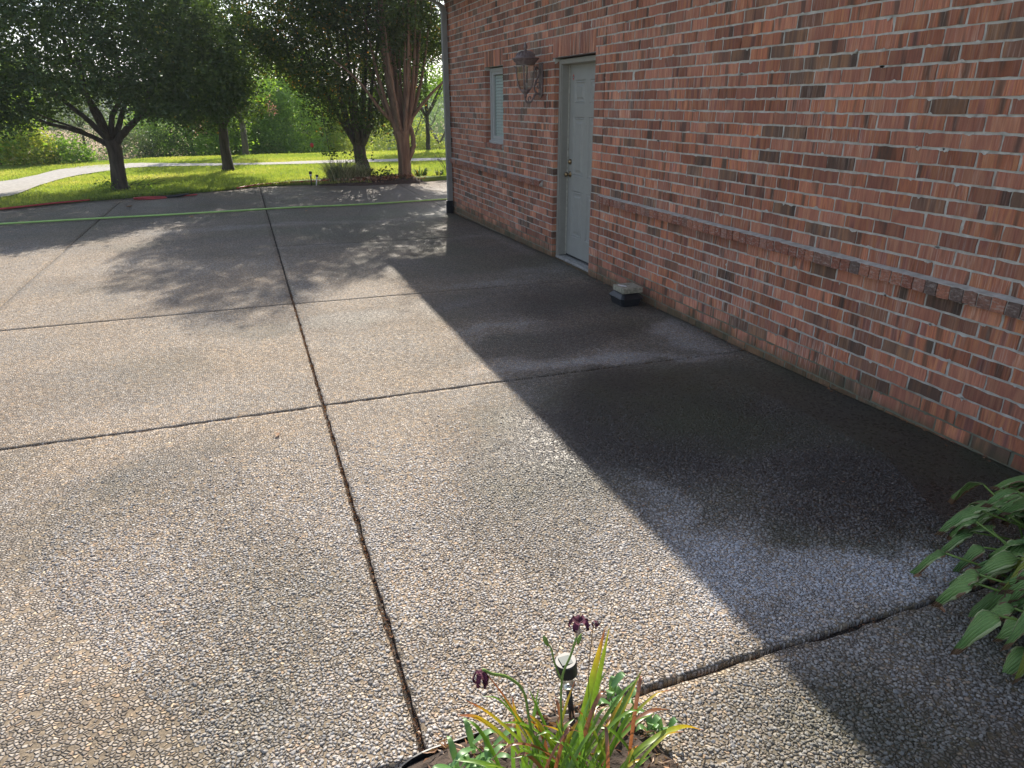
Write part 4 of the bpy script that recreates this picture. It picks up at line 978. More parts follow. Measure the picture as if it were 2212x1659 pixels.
far_plant('hedge_tree', 'green tree directly behind the slim tree', 'tree', [((1.9, 32.6, .6), (1.6, 1.3, 1.9)), ((1.2, 32.3, -.5), (1.5, 1, 1.0))], 480, G_LIGHT, .11, sd=.22, rbias=-.15)
far_plant('sunlit_tree', 'tall loose sunlit green tree between the slim tree and the many-limbed tree', 'tree', [((3.0, 35.0, 1.4), (1.7, 1.5, 2.6)), ((2.4, 34.6, 3.0), (1.1, 1, 1.1))], 620, G_LIGHT, .11, sd=.24, trunkr=.1, rbias=.05)
far_plant('sunlit_tree', 'yellow-green tree just left of the striped grass clump', 'tree', [((4.4, 34.4, .3), (1.2, 1.0, 1.5)), ((4.2, 34.2, -.7), (1.0, .9, .8))], 330, G_YEL, .10, sd=.2, rbias=.05)
t2 = far_plant('old_tree', 'ivy-clad trunk standing just behind the slim tree', 'tree', [((.12, 27.4, 3.2), (1.5, 1.3, 1.6)), ((.1, 27.4, .75), (.22, .22, .8))], 230, G_LIGHT, .09, sd=.16, trunkr=.13)
for i, (x, y, z, rx, rz2, m_, lab) in enumerate([(6.4, 52, -2.0, 3.0, 3.0, G_BLUE, 'hazy bluish tree seen through the gap left of the many-limbed trunk'), (5.8, 40, -1.6, 1.5, 1.5, G_YEL, 'pale low bush just left of the many-limbed trunk'),
      (9.0, 44, -1.2, 2.1, 2.4, G_YEL, 'round yellow-green tree between the two nearest trunks'), (11.2, 45, -1.9, 1.5, 1.6, G_YEL, 'smaller yellow-green tree right of the tan trunk'),
      (11.5, 62, -2.5, 3.8, 4.0, G_BLUE, 'hazy green tree behind the round yellow-green tree'), (15.2, 66, -2.2, 3.6, 4.4, G_BLUE, 'hazy green tree between the tan trunk and the house corner'), (19.5, 70, -2.0, 4.2, 4.6, G_BLUE, 'hazy green tree whose crown meets the house corner')]):
    far_plant('distant_tree', lab, 'tree', [((x, y, z), (rx, rx*.8, rz2)), ((x+rx*.45, y-.5, z-rz2*.25), (rx*.6, rx*.5, rz2*.6))], 420, m_, .17 if y > 50 else .12, sd=.3 if y > 50 else .2, hole=.25, trunkr=.12, base=float(lawn_z(x, y)))
t = far_plant('roadside_tree', 'dark-trunked tree half hidden behind the downspout', 'tree', [((6.9, 27.5, 3.3), (1.9, 1.5, 1.5)), ((6.3, 27.2, 2.4), (.8, .8, .7))], 420, G_LIGHT, .09, sd=.18, trunkr=.10, bark=B_DARK)
# wooded ridge far off on the left and across the valley
def woods(name, x0, x1, y, h, n, mat, leaf, lab):
    xs_ = rng.uniform(x0, x1, n); ys_ = y+rng.normal(0, 3, n); zt = rng.random(n)**.7
    zb = lawn_z(xs_, ys_); zz_ = zb+zt*h*(.7+.5*vnoise(xs_*.16, ys_*0))
    leafcloud(np.stack([xs_, ys_, zz_], -1), leaf, rng.random(n), None, mat, name=name, kind='stuff', label=lab)
woods('far_treeline', -80, -5, 142, 9, 9000, G_BLUE, 1.0, 'bluish treeline beyond the brown field')
woods('valley_woods', -5, 70, 105, 7, 8000, G_BLUE, .9, 'hazy woods across the valley on the right')
woods('hedgerow', -9, 14, 60, 3.6, 7000, G_BLUE, .35, 'dark hedgerow behind the trees past the lawn')

# pink blooms hanging among the hedge trees
for lab, x, y, z in (('pink flower spray low between the broad tree and the slim tree', -1.25, 27.0, 1.02), ('pink flower spray right of the slim tree', 1.15, 27.5, 1.55)):
    t = thing('pink_blossom', (x, y, z), lab, 'flowers'); P = rng.normal((x, y, z), (.10, .1, .15), (90, 3))
    leafcloud(P, .05, rng.random(90), t, leaf_mat('pink_petal', [(0, (.55, .22, .30)), (1, (.75, .42, .50))], .3, .02), name='petals')
    limb(t, [(x-.3, y+.1, z+.5), (x-.1, y, z+.3), (x, y, z-.1)], .012, .006, 'twig', B_MID, k=3)

# ------------------------------------------------------------------ bed at the far end of the driveway
k = MB()
bp = [(1.55, 16.9), (1.9, 16.82), (2.6, 16.80), (3.3, 16.98), (3.75, 17.15), (4.1, 17.4), (4.0, 17.75), (3.2, 17.9), (2.6, 18.9), (1.8, 18.0), (1.5, 17.3)]
b = MB(); n = len(bp); cx = sum(p[0] for p in bp)/n; cy = sum(p[1] for p in bp)/n
b.add([(x, y, -.12) for x, y in bp]+[(x, y, float(gz(x, y))+.004) for x, y in bp]+[(cx+(x-cx)*.8, cy+(y-cy)*.8, .03) for x, y in bp]+[(cx, cy, .06)],
      [(i, (i+1) % n, n+(i+1) % n, n+i) for i in range(n)]+[(n+i, n+(i+1) % n, 2*n+(i+1) % n, 2*n+i) for i in range(n)]+[(2*n+i, 2*n+(i+1) % n, 3*n) for i in range(n)])
b.build('mulch_bed', M_SOIL, smooth=True, kind='structure', label='mulched bed around the two nearest trunks')
P = np.stack([rng.uniform(1.6, 4.9, 5200), rng.uniform(16.85, 17.5, 5200), rng.uniform(-.04, .10, 5200)], -1); P = P[(P[:, 1] > edge_y(P[:, 0])-.05)]
wgt = np.exp(-((P[:, 0]-3.2)/.75)**2); P = P[rng.random(len(P)) < wgt+.12]
leafcloud(P, .085, rng.random(len(P)), None, M_LITT, name='fallen_leaves', kind='stuff', label='dry brown leaf litter heaped left of the tan trunk', aspect=.45)
G_STRIPE = leaf_mat('striped_blade', [(0, (.12, .15, .06)), (.5, (.27, .30, .16)), (.85, (.50, .50, .34)), (1, (.62, .58, .44))], .3, .05)
def blades(name, c, rad, n, L, wd, mat, parent=None, arch=.6, up_=.9, seg=5, **props):
    """arching grass blades from one clump"""
    a = rng.uniform(0, 2*np.pi, n); r0 = rad*np.sqrt(rng.random(n)); bx = c[0]+r0*np.cos(a)*.8; by_ = c[1]+r0*np.sin(a)*.5
    da = a+rng.normal(0, .5, n); L = L*rng.uniform(.6, 1.2, n); out = rng.uniform(.25, 1, n)*arch
    s = np.linspace(0, 1, seg)[None, :]
    hx = (out*L)[:, None]*(s**1.4); hz = (up_*L)[:, None]*(s-(out[:, None]*.75)*s**2.6)
    X = bx[:, None]+hx*np.cos(da)[:, None]; Y = by_[:, None]+hx*np.sin(da)[:, None]; Z = c[2]+hz
    w_ = wd*(1-s**2*.9)*np.ones((n, 1)); px = -np.sin(da)[:, None]*w_; py = np.cos(da)[:, None]*w_
    V = np.stack([np.stack([X-px, Y-py, Z], -1), np.stack([X+px, Y+py, Z], -1)], 2).reshape(n, seg*2, 3)
    f = np.array([(2*i, 2*i+1, 2*i+3, 2*i+2) for i in range(seg-1)]); Fa = (f[None]+np.arange(n)[:, None, None]*seg*2).reshape(-1, 4)
    rn = np.clip(np.repeat(rng.random(n), seg*2), 0, 1)
    return npmesh(name, V.reshape(-1, 3), Fa, mat, parent, attrs={'rnd': rn}, **props)
t = thing('striped_grass', (2.15, 17.2, .03), 'large mound of arching green and cream striped grass at the pavement edge', 'ornamental grass')
blades('blades', (2.1, 17.2, .04), .42, 750, .62, .006, G_STRIPE, t, arch=.75); blades('blades', (2.55, 17.25, .04), .25, 300, .5, .006, G_STRIPE, t, arch=.8)
t = thing('leafy_perennial', (2.3, 17.6, .05), 'dark leafy stems rising out of the back of the striped grass', 'plant')
P = np.concatenate([rng.normal((1.95, 17.5, .6), (.12, .1, .06), (70, 3)), rng.normal((2.55, 17.6, .5), (.15, .1, .08), (80, 3)), rng.normal((3.0, 17.2, .15), (.25, .1, .07), (200, 3))]); leafcloud(P, .07, rng.random(len(P))*.8, t, G_DARK, name='leaves')
for q in range(7): limb(t, [(2.0+q*.1, 17.5, .05), (1.95+q*.1, 17.5, .3), (1.93+q*.11, 17.5, .6)], .006, .003, 'stem', B_MID, k=2, seg=5)
t = thing('dark_perennial', (4.15, 17.45, .05), 'low dark-leaved plant at the right foot of the tan trunk', 'plant')
blades('leaves', (4.0, 17.4, .05), .18, 60, .28, .014, G_DARK, t, arch=.9); blades('leaves', (4.5, 17.55, .03), .12, 30, .2, .012, G_DARK, t, arch=.9)
t = thing('bare_shrub', (4.75, 17.7, .0), 'thin bare-twigged shrub just left of the downspout', 'shrub')
random.seed(3)
for q in range(12):
    a = random.uniform(0, 6.28); s = random.uniform(.1, .45); limb(t, [(4.78, 17.7, 0), (4.74+s*.3*math.cos(a), 17.7+s*.3*math.sin(a), .25), (4.72+s*math.cos(a), 17.7+s*math.sin(a), random.uniform(.3, .75))], .009, .003, 'twig', B_DARK, k=3, seg=5)
blades('blades', (4.7, 17.7, .0), .1, 40, .4, .005, G_LIGHT, t, arch=.7)

# wind spinner on a hook, garden light pair, hoses
t = thing('wind_spinner', (1.95, 17.95, .02), 'dark twisting wind spinner hung on a thin black shepherd hook by the striped grass', 'wind spinner')
b = MB(); b.tube(crom([(1.98, 17.95, -.05), (1.93, 17.95, .8), (1.86, 17.95, 1.5), (1.82, 17.95, 2.1)], 5), .007, 6); b.build('hook_pole', M_BLACK, t, smooth=True)
for q in range(5):
    a = q*math.pi/5; b = MB()
    P = [(1.55+.13*math.sin(math.pi*i/12)*math.cos(a+i*.25), 17.95+.13*math.sin(math.pi*i/12)*math.sin(a+i*.25), 1.28-.3*i/12) for i in range(13)]; b.tube(P, .007, 5, flat=.5); b.build('spinner_rib', M_BLACK, t)
b = MB(); b.tube([(1.55, 17.95, 1.28), (1.55, 17.95, 1.5), (1.84, 17.95, 1.72)], .003, 5); b.build('cord', M_BLACK, t)
b = MB(); b.lathe([(.001, .72), (.03, .74), (.045, .78), (.03, .815), (.001, .83)], (1.56, 17.95, 0), 14); b.build('coloured_bead', M_RED, t, smooth=True)
b = MB(); b.tube([(1.55, 17.95, .98), (1.56, 17.95, .82)], .003, 5); b.build('string', M_BLACK, t)
for i, (x, y, hh, lean, lab) in enumerate(((1.38, 16.98, .27, 0, 'taller black-capped garden light left of the striped grass'), (1.47, 16.9, .20, .05, 'shorter leaning white garden light left of the striped grass'))):
    t = thing('garden_light', (x, y, 0), lab, 'garden light', 'pair of garden lights by the bed')
    b = MB(); b.tube([(x, y, -.05), (x+lean*.6, y, hh*.62)], .014, 8); b.build('stake', M_BLACK if i == 0 else M_WHITE, t, smooth=True)
    b = MB(); b.lathe([(.001, hh*.62), (.024, hh*.63), (.028, hh*.8), (.001, hh*.8)], (x+lean*.7, y, 0), 12); b.build('lens', M_WHITE, t, smooth=True)
    b = MB(); b.lathe([(.001, hh*.8), (.034, hh*.8), (.034, hh), (.001, hh*1.01)], (x+lean*.8, y, 0), 14); b.build('cap', M_BLACK, t, smooth=True)
def hose(name, pts, r, mat, lab, cat='hose', flat=1.0, k=8, parent=None):
    P = crom(pts, k); b = MB(); b.tube(P, r, 8, flat=flat)
    o = b.build(name, mat, parent, smooth=True); o['label'] = lab; o['category'] = cat; return o
def hz(x, y): return float(gz(x, y))+.012
gpnt = [(-7.5, 12.3), (-5.5, 12.62), (-3.59, 12.82), (-2.4, 12.86), (-1.3, 12.90), (-.3, 12.97), (.8, 13.12), (1.7, 13.30), (2.6, 13.52), (3.4, 13.75), (4.4, 13.95), (6, 14.1)]
hose('flat_hose', [(x, y+.025*math.sin(x*2.3)+.012*math.sin(x*6.1), hz(x, y)+.006) for x, y in gpnt], .019, M_GHOSE, 'bright green flat hose stretched straight across the far driveway', flat=.75)
rp = [(-7.5, 13.15), (-5.6, 13.9), (-4.5, 14.38), (-4.0, 14.62), (-3.4, 15.08), (-3.0, 15.32), (-2.8, 15.42)]
hose('red_hose', [(x, y, .03) for x, y in rp], .014, M_RHOSE, 'red hose along the left grass edge of the driveway')
hose('red_hose', [(x, y+.07, .03) for x, y in rp[:-1]], .013, M_RHOSE, 'second red hose lying just behind the one on the left grass edge')
hose('red_hose', [(-2.05, 15.42, .012), (-1.75, 15.30, .012), (-1.5, 15.38, .012), (-1.55, 15.52, .012), (-1.85, 15.5, .03), (-2.05, 15.38, .03), (-1.8, 15.33, .035), (-1.3, 15.55, .012), (-.95, 15.72, .012)], .012, M_RHOSE, 'coil of red hose with a nozzle in front of the broad tree')
b = MB(); b.tube([(-1.5, 15.45, .02), (-1.25, 15.5, .03), (-1.1, 15.62, .05)], [.022, .028, .015], 8); o = b.build('hose_nozzle', M_BLACK, smooth=True); o['label'] = 'black nozzle lying in the red hose coil'; o['category'] = 'nozzle'
hose('red_hose', [(-.2, 16.35, .04), (.2, 16.78, .05), (.6, 16.98, .05), (1.1, 17.08, .05), (1.6, 17.1, .05), (1.8, 17.2, .05)], .014, M_RHOSE, 'red hose running from the slab corner to the striped grass')
# loose leaves and twigs dropped on the slabs
def drop(x, y, s, rz_, lab, mat):
    z = float(gz(x, y))+.008
    V = [(-.5*s, 0, 0), (-.2*s, .22*s, .1*s), (.2*s, .2*s, .12*s), (.5*s, 0, .02*s), (.2*s, -.2*s, .12*s), (-.2*s, -.22*s, .1*s), (0, 0, .0)]
    c_, s_ = math.cos(rz_), math.sin(rz_)
    o = pymesh('dead_leaf', [(x+a*c_-b2*s_, y+a*s_+b2*c_, z+c2) for a, b2, c2 in V], [(0, 1, 6), (1, 2, 6), (2, 3, 6), (3, 4, 6), (4, 5, 6), (5, 0, 6)], mat, attrs={'rnd': [.4+.3*random.random()]*7})
    o['label'] = lab; o['category'] = 'leaf'
drop(-.02, 3.72, .05, 1.2, 'small curled brown leaf on the slab just below the joint crossing', M_LITT)
drop(-2.0, 14.3, .12, .4, 'tan leaf on the slab in front of the red hose coil', M_LITT)
drop(-.9, 12.6, .09, .4, 'brown leaf lying just this side of the green hose, left of the long joint', M_LITT)
drop(.9, 12.7, .09, 1.4, 'brown leaf lying just this side of the green hose, right of the long joint', M_LITT)
# ------------------------------------------------------------------ foreground bed
bp = [(.09, .2), (.08, 1.15), (.105, 1.32), (.16, 1.40), (.25, 1.435), (.40, 1.45), (.58, 1.445), (.74, 1.42), (.85, 1.34), (.90, 1.2), (.92, 1.0), (.92, .2)]
pl = crom([(x, y, 0) for x, y in bp], 4)
b = MB(); V = []
n = len(pl)
cx, cy = .5, .9
for s_, z_ in ((.985, .004), (.93, .022), (.75, .04), (.4, .055)):
    for p in pl: V.append((cx+(p.x-cx)*s_, cy+(p.y-cy)*s_, z_+.018*(fbm(p.x*14*s_, p.y*14*s_)-.5)*2+.012))
V.append((cx, cy, .06)); b.add(V, [(r_*n+i, r_*n+(i+1) % n, (r_+1)*n+(i+1) % n, (r_+1)*n+i) for r_ in range(3) for i in range(n)]+[(3*n+i, 3*n+(i+1) % n, 4*n) for i in range(n)])
b.build('flower_bed', M_SOIL, smooth=True, kind='structure', label='small mulched flower bed cut into the near driveway')
b = MB(); V = []
for i, p in enumerate(pl):
    hgt = .024+.004*math.sin(i*.9) if p.x < .45 else .004; V += [(p.x, p.y, -.02), (p.x, p.y, hgt), (cx+(p.x-cx)*.992, cy+(p.y-cy)*.992, hgt), (cx+(p.x-cx)*.992, cy+(p.y-cy)*.992, -.02)]
b.add(V, [(i*4+q, i*4+4+q, i*4+4+(q+1) % 4, i*4+(q+1) % 4) for i in range(n-1) for q in range(4)])
o = b.build('bed_edging', M_BLACK, smooth=False); o['label'] = 'black plastic edging strip around the near flower bed'; o['category'] = 'edging'
b = MB(); b.box((.125, 1.362, .0), (.185, 1.372, .052), .002); b.V = [(x+(y-1.367)*0, y+(x-.155)*.55, z) for x, y, z in b.V]; b.build('overlap_piece', M_BLACK, o)
P = np.stack([rng.uniform(.1, .9, 1900), rng.uniform(.7, 1.44, 1900), rng.uniform(.02, .06, 1900)], -1)
ins = (np.abs(P[:, 0]-.5) < .38-np.clip(P[:, 1]-1.3, 0, 1)*1.2); P = P[ins]
leafcloud(P, .032, np.clip(rng.random(len(P))*1.2, 0, 1), None, M_LITT, name='mulch_chips', kind='stuff', label='shredded bark mulch in the near flower bed', aspect=.3)

# long leaf as a keeled ribbon with its own tip colour
def blade_mat(name, tip=True):
    k = N(name, .5)
    c = k.ramp(k.attr('t'), [(0, (.16, .30, .03)), (.30, (.17, .34, .03)), (.55, (.30, .42, .03)), (.74, (.70, .46, .02)), (.84, (.48, .16, .05)), (1, (.20, .09, .05))])
    n_ = k.noise(k.pos(), 60, 3); c = k.mix(c, k.ramp(n_, [(.3, (.8, .8, .8)), (.7, (1.15, 1.15, 1.1))]), 1.0, 'MULTIPLY')
    d = k.n('BsdfDiffuse'); tr = k.n('BsdfTranslucent'); g = k.n('BsdfGlossy'); g.inputs['Roughness'].default_value = .35
    k.l(c, d.inputs[0]); k.l(c, tr.inputs[0]); m1 = k.n('MixShader'); m1.inputs[0].default_value = .45; k.l(d.outputs[0], m1.inputs[1]); k.l(tr.outputs[0], m1.inputs[2])
    m2 = k.n('MixShader'); m2.inputs[0].default_value = .06; k.l(m1.outputs[0], m2.inputs[1]); k.l(g.outputs[0], m2.inputs[2]); k.l(m2.outputs[0], k.out.inputs[0]); k.t.nodes.remove(k.b); return k.m
M_BLADE = blade_mat('daylily_leaf')
def ribbon(name, pts, w_, parent, mat, tcol=(0, 1), k=6, keel=.25, taper=.5, twist=0.0):
    P = crom(pts, k); n = len(P); V = []; A = []
    for i, p in enumerate(P):
        s = i/(n-1); t_ = (P[min(i+1, n-1)]-P[max(i-1, 0)]).normalized()
        u = t_.cross(Vector((0, 0, 1)));  u = u.normalized() if u.length > .05 else Vector((1, 0, 0))
        if twist: u = Matrix.Rotation(twist*s, 3, t_) @ u
        v_ = u.cross(t_)
        ww = w_*min(1, .55+s*1.5)*(1-max(0, (s-taper)/(1-taper))**1.6)+.0004
        V += [p-u*ww, p-v_*ww*keel, p+u*ww]; A += [tcol[0]+(tcol[1]-tcol[0])*s]*3
    Fs = []
    for i in range(n-1): Fs += [(i*3, i*3+1, i*3+4, i*3+3), (i*3+1, i*3+2, i*3+5, i*3+4)]
    return pymesh(name, V, Fs, mat, parent, smooth=True, attrs={'t': A, 'rnd': [random.random()]*len(V)})
lily = thing('daylily', (.60, 1.16, .03), 'clump of green and yellow strap leaves with withered purple blooms in the near flower bed', 'plant')
random.seed(15)
B0 = Vector((.56, 1.17, .04))
def lf(base, tip, w_, t0, t1, lift=.25, **kw):
    a = Vector(base); c_ = Vector(tip); L_ = (c_-a).length
    m1 = a.lerp(c_, .35)+Vector((0, 0, lift*L_*.75)); m2 = a.lerp(c_, .72)+Vector((0, 0, lift*L_*.7))
    return ribbon('leaf', [a, m1, m2, c_], w_, lily, M_BLADE, (t0, t1), **kw)
# the leaves one can pick out
lf((.60, 1.22, .03), (.712, 1.27, .455), .0105, .05, .92, .03)
lf((.63, 1.22, .03), (.735, 1.29, .43), .0075, .1, .66, .02)
lf((.56, 1.20, .03), (.375, 1.24, .455), .0085, .45, 1.0, .06)
lf((.52, 1.20, .03), (.305, 1.24, .34), .0095, .25, .95, .22)
lf((.56, 1.20, .03), (.33, 1.26, .36), .007, .2, .95, .12)
lf((.58, 1.18, .03), (.425, 1.27, .33), .009, .0, .35, .05)
lf((.59, 1.20, .03), (.50, 1.27, .33), .007, .0, .4, .03)
lf((.66, 1.20, .03), (.86, 1.32, .21), .008, .3, .85, .06)
lf((.66, 1.20, .03), (.92, 1.25, .12), .008, .86, 1.0, .3)
lf((.68, 1.16, .03), (1.02, 1.22, .035), .009, .2, .85, .28)
lf((.64, 1.20, .03), (.80, 1.30, .17), .007, .55, .8, .05)
lf((.66, 1.22, .03), (.85, 1.30, .24), .006, .05, .62, .02)
lf((.54, 1.17, .03), (.30, 1.26, .17), .008, .0, .3, .14)
for i in range(84):
    a = random.uniform(-.35, math.pi+.35) if i < 66 else random.uniform(0, 6.28); L_ = random.uniform(.10, .27); up_ = random.uniform(.07, .28)
    q = random.random(); t0, t1 = ((0, random.uniform(.1, .55)) if q < .55 else ((.2, .9) if q < .86 else (.86, 1.0)))
    bx = B0+Vector((random.gauss(.0, .085), random.gauss(-.01, .045), -.01))
    lf(bx, bx+Vector((L_*math.cos(a)*.9, L_*math.sin(a)*.35+.02, up_)), random.uniform(.0035, .0065), t0, t1, random.uniform(.05, .35) if t0 < .8 else .45)
M_STALK = simple('flower_stalk', (.16, .26, .05), .5, var=.2); M_PETAL = simple('withered_petal', (.085, .012, .035), .85, var=.5, scale=60); M_DRY = simple('dry_stalk', (.26, .17, .10), .8, var=.3)
def stalk(pts, r, mat): b = MB(); b.tube(crom(pts, 5), r, 6); return b.build('flower_stalk', mat, lily, smooth=True)
stalk([(.585, 1.2, .03), (.575, 1.22, .2), (.575, 1.23, .36), (.60, 1.235, .43), (.615, 1.235, .485)], .0028, M_STALK)
stalk([(.575, 1.23, .36), (.555, 1.23, .42), (.545, 1.23, .47), (.535, 1.23, .49)], .0022, M_STALK)
stalk([(.53, 1.19, .03), (.485, 1.21, .26), (.47, 1.22, .37), (.43, 1.22, .43), (.39, 1.22, .455), (.368, 1.22, .475)], .0034, M_STALK)
stalk([(.66, 1.23, .03), (.665, 1.26, .3), (.675, 1.27, .44), (.68, 1.27, .475)], .0013, M_DRY)
def bud(c, d, L_, r, mat, name='bud'):
    c = Vector(c); d = Vector(d).normalized(); b = MB(); b.tube([c, c+d*L_*.3, c+d*L_*.7, c+d*L_], [r*.5, r, r*.9, r*.15], 8); return b.build(name, mat, lily, smooth=True)
bud((.535, 1.23, .485), (-.35, 0, 1), .035, .006, M_STALK); bud((.617, 1.235, .46), (.35, 0, 1), .03, .005, M_STALK)
bud((.614, 1.235, .482), (.15, 0, 1), .04, .0055, simple('faded_tube', (.42, .33, .26), .6), 'flower_tube')
def wilt(c, s, n_, hang):
    for q in range(n_):
        a = 2*math.pi*q/n_+random.random()*.4; c_ = Vector(c); d = Vector((math.cos(a), math.sin(a), 0))
        ribbon('petal', [c_, c_+d*s*.6+Vector((0, 0, s*.35*(0 if hang else 1))), c_+d*s*.95+Vector((0, 0, -s*.15-(s if hang else 0))), c_+d*s*(.5 if hang else .75)+Vector((0, 0, -s*(1.9 if hang else .65)))], s*.28, lily, M_PETAL, k=3, keel=.6, taper=.75)
wilt((.620, 1.235, .525), .026, 5, False); wilt((.362, 1.22, .468), .019, 5, True); wilt((.365, 1.22, .452), .015, 4, True)
wilt((.683, 1.27, .48), .010, 3, True)

# weeds at the left and right of the clump
def weed(lab, base, stems_, L_, w_, mat, seed, narrow=True):
    random.seed(seed); t = thing('weed', base, lab, 'weed')
    for s_ in stems_:
        top = Vector(s_); b0 = Vector(base); m = b0.lerp(top, .5)+Vector((random.gauss(0, .01), 0, 0))
        b = MB(); b.tube(crom([b0, m, top], 4), .0018, 5); b.build('stem', M_STALK, t, smooth=True)
        nl = 6
        for q in range(nl):
            p = b0.lerp(top, .3+.7*q/(nl-1)); a = q*2.4+random.random(); l2 = L_*random.uniform(.7, 1.15); d = Vector((math.cos(a), math.sin(a)*.7, random.uniform(.15, .7)))
            e = p+d.normalized()*l2
            ribbon('leaf', [p, p.lerp(e, .4)+Vector((0, 0, .012)), p.lerp(e, .75)+Vector((0, 0, .010)), e-Vector((0, 0, .012))], w_, t, mat, k=3, keel=.15, taper=.35)
    return t
M_WEED = leaf_mat('weed_leaf', [(0, (.10, .24, .07)), (1, (.17, .33, .10))], .35, .06)
weed('broad-bladed grassy weed at the left side of the near flower bed', (.37, 1.30, .03), [(.36, 1.30, .16), (.30, 1.31, .09), (.42, 1.31, .12), (.34, 1.28, .07)], .085, .0085, M_WEED, 2)
weed('pale lobed weed at the right side of the solar light', (.80, 1.36, .02), [(.80, 1.37, .13), (.86, 1.37, .07), (.84, 1.33, .05)], .055, .012, M_WEED, 4)
weed('small leafy weed low at the right rim of the near flower bed', (.86, 1.27, .02), [(.88, 1.27, .06), (.93, 1.26, .04)], .04, .010, M_WEED, 6)
weed('thin grass blades at the left front of the near flower bed', (.12, 1.30, .0), [(.10, 1.31, .05)], .07, .003, M_WEED, 9)
t = thing('grass_tuft', (-.28, 1.45, 0), 'bright green grass blades poking in at the bottom edge of the photo', 'grass tuft')
random.seed(8)
for q in range(5):
    x = -.30+.03*q; ribbon('blade', [(x, 1.40, 0), (x+.004, 1.41, .035), (x+random.uniform(-.02, .03), 1.42, .065)], .0035, t, M_WEED, k=3)

# solar path light
sl = thing('solar_light', (.695, 1.405, .03), 'black solar path light with a clear lens among the strap leaves', 'garden light')
sx, sy = .695, 1.405; dxl = -.028/.24
def sp(z): return (sx+dxl*z, sy, z)
b = MB(); b.tube([sp(-.03), sp(.135)], .0085, 10); b.build('stake', M_BLACK, sl, smooth=True)
b = MB(); b.tube([sp(.132), sp(.142), sp(.150)], [.010, .017, .021], 16); b.build('reflector', simple('chrome', (.7, .68, .62), .18, .9), sl, smooth=True)
b = MB(); b.tube([sp(.136), sp(.165), sp(.198)], [.0165, .0205, .0215], 20, cap=False); b.build('lens', M_LENS, sl, smooth=True)
b = MB(); b.tube([sp(.196), sp(.1962), sp(.236), sp(.240)], [.026, .031, .031, .029], 28); capo = b.build('cap', M_BLACK, sl, smooth=False)
c = Vector(sp(.2408)); b = MB(); b.box((c.x-.0165, c.y-.0165, c.z-.002), (c.x+.0165, c.y+.0165, c.z+.0012)); b.build('solar_cell', simple('solar_cell', (.055, .08, .078), .55, .0, var=.15), capo)

# ------------------------------------------------------------------ hosta at the foot of the wall
def hosta_mat():
    k = N('hosta_leaf', .45); u = k.attr('u'); v = k.attr('v'); p = k.pos()
    ed = k.math('ADD', k.math('ABSOLUTE', u), k.math('MULTIPLY', k.noise(p, 26, 3), .22))
    c = k.ramp(k.noise(p, 9, 3), [(.3, (.13, .27, .075)), (.7, (.26, .42, .12))])
    yl = k.ramp(k.attr('rnd'), [(.86, (0, 0, 0)), (.93, (.8, .8, .8))]); c = k.mix(c, (.33, .36, .04), yl)
    c = k.mix(c, (.42, .50, .24), k.ramp(ed, [(.84, (0, 0, 0)), (.93, (1, 1, 1))]))
    br = k.math('ADD', k.math('MULTIPLY', k.math('ADD', ed, k.math('MULTIPLY', v, .25)), 1.0), k.math('MULTIPLY', k.noise(p, 13, 4), .75))
    rim = k.ramp(k.math('ADD', k.math('ABSOLUTE', u), k.math('MULTIPLY', k.noise(p, 45, 3), .3)), [(.93, (0, 0, 0)), (.97, (1, 1, 1))])
    c = k.mix(c, (.22, .125, .07), k.math('MULTIPLY', rim, k.ramp(k.noise(p, 11, 2), [(.50, (0, 0, 0)), (.54, (1, 1, 1))])))
    c = k.mix(c, (.20, .11, .06), k.ramp(k.math('ADD', v, k.math('MULTIPLY', k.noise(p, 20, 3), .12)), [(.97, (0, 0, 0)), (.99, (1, 1, 1))]))
    vein = k.math('SINE', k.math('MULTIPLY', u, 26.0)); c = k.mix(c, k.ramp(vein, [(0, (.86, .88, .86)), (.6, (1.03, 1.03, 1.03))]), 1.0, 'MULTIPLY')
    k.color(c); k.b.inputs['Transmission Weight'].default_value = 0
    k.bump(vein, .0025, .8); tr = k.n('BsdfTranslucent'); k.l(c, tr.inputs[0]); m = k.n('MixShader'); m.inputs[0].default_value = .2; k.l(k.b.outputs[0], m.inputs[1]); k.l(tr.outputs[0], m.inputs[2]); k.l(m.outputs[0], k.out.inputs[0]); return k.m
M_HOSTA = hosta_mat()
hosta = thing('hosta', (2.55, 1.28, .02), 'large hosta with cream-edged, brown-scorched leaves at the foot of the wall', 'plant')
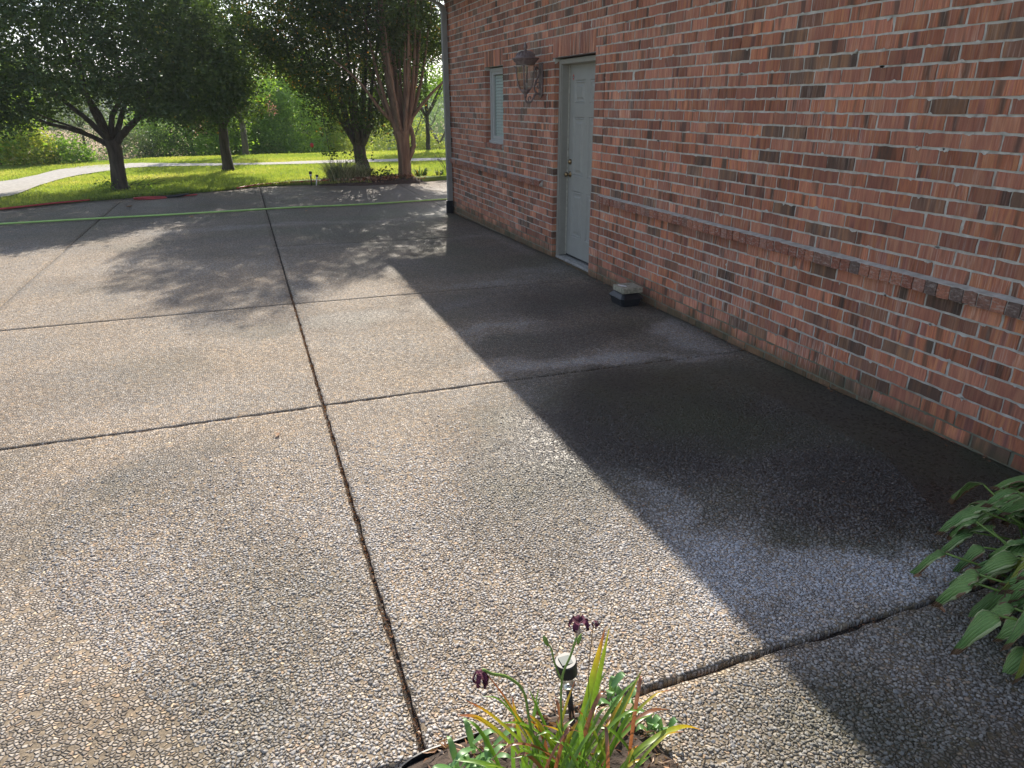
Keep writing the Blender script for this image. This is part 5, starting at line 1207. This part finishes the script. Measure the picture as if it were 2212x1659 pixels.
def hleaf(base, a, reach, top, L_, W_, droop, yel=False):
    base = Vector(base); d = Vector((math.cos(a), math.sin(a), 0)); sd_ = Vector((-math.sin(a), math.cos(a), 0))
    st0 = base+d*reach+Vector((0, 0, top))
    b = MB(); b.tube(crom([base, base+d*reach*.35+Vector((0, 0, top*.7)), st0], 4), .004, 5); b.build('leaf_stalk', M_STALK, hosta, smooth=True)
    V = []; U = []; Vv = []; nu, nv = 7, 9; roll = random.gauss(0, .35)
    for j in range(nv):
        s = j/(nv-1); wv = W_*(math.sin(math.pi*min(1, s*1.02)**.72))**.8*(1-.25*s)+.001 if s < .999 else .001
        c_ = st0+d*L_*s+Vector((0, 0, L_*(.25*s-droop*s*s)))
        for i in range(nu):
            u = -1+2*i/(nu-1); z_ = .16*abs(u)*wv-.22*wv*u*u+.06*wv*math.sin(s*14+u*2.3)*abs(u)
            o_ = sd_*u*wv*math.cos(roll*u)+Vector((0, 0, z_+u*roll*wv*.5)); V.append(c_+o_+d*(random.gauss(0, .0025)-abs(u)*.03*s)); U.append(u*(1.0 if s < .85 else 1+.6*(s-.85))); Vv.append(s)
    Fs = [(j*nu+i, j*nu+i+1, (j+1)*nu+i+1, (j+1)*nu+i) for j in range(nv-1) for i in range(nu-1)]
    r_ = .95 if yel else random.random()*.8
    pymesh('leaf', V, Fs, M_HOSTA, hosta, smooth=True, attrs={'u': U, 'v': Vv, 'rnd': [r_]*len(V)})
random.seed(31)
HB = Vector((2.76, 1.36, .0))
for i in range(290):
    a = 2*math.pi*(i*.618 % 1)+random.gauss(0, .12); ring = ((i*7) % 85)/85
    hb = (HB, Vector((2.55, 1.16, 0)), Vector((2.44, 1.04, 0)))[i % 3]
    reach = .10+.26*ring+random.gauss(0, .03); top = .36-.25*ring+random.gauss(0, .025)
    hleaf(hb+Vector((random.gauss(0, .05), random.gauss(0, .06), 0)), a, reach, top, random.uniform(.085, .145), random.uniform(.030, .054), random.uniform(.6, 1.1)+.7*ring, yel=(i % 23 == 4))
for i, (x, y) in enumerate(((2.2, 1.55), (2.12, 1.38), (2.45, .98))):
    drop(x, y, .04, i*1.3, ['scorched brown leaf fragment beside the hosta, on the upper slab', 'scorched brown leaf fragment beside the hosta, next to the joint', 'pale dry twig fragment on the slab below the hosta'][i], M_LITT)




# the damp summer air that pales the far woods
def haze():
    b = MB(); b.box((-1600, -1600, -60), (1600, 1600, 34))
    m = bpy.data.materials.new('haze'); m.use_nodes = True; t = m.node_tree; t.nodes.clear()
    o = t.nodes.new('ShaderNodeOutputMaterial'); v = t.nodes.new('ShaderNodeVolumePrincipled')
    v.inputs['Color'].default_value = (.86, .92, 1, 1); v.inputs['Density'].default_value = .00065; v.inputs['Anisotropy'].default_value = .2
    t.links.new(v.outputs[0], o.inputs['Volume'])
    b.build('haze', m, kind='stuff', label='thin pale summer haze over the valley')
haze()
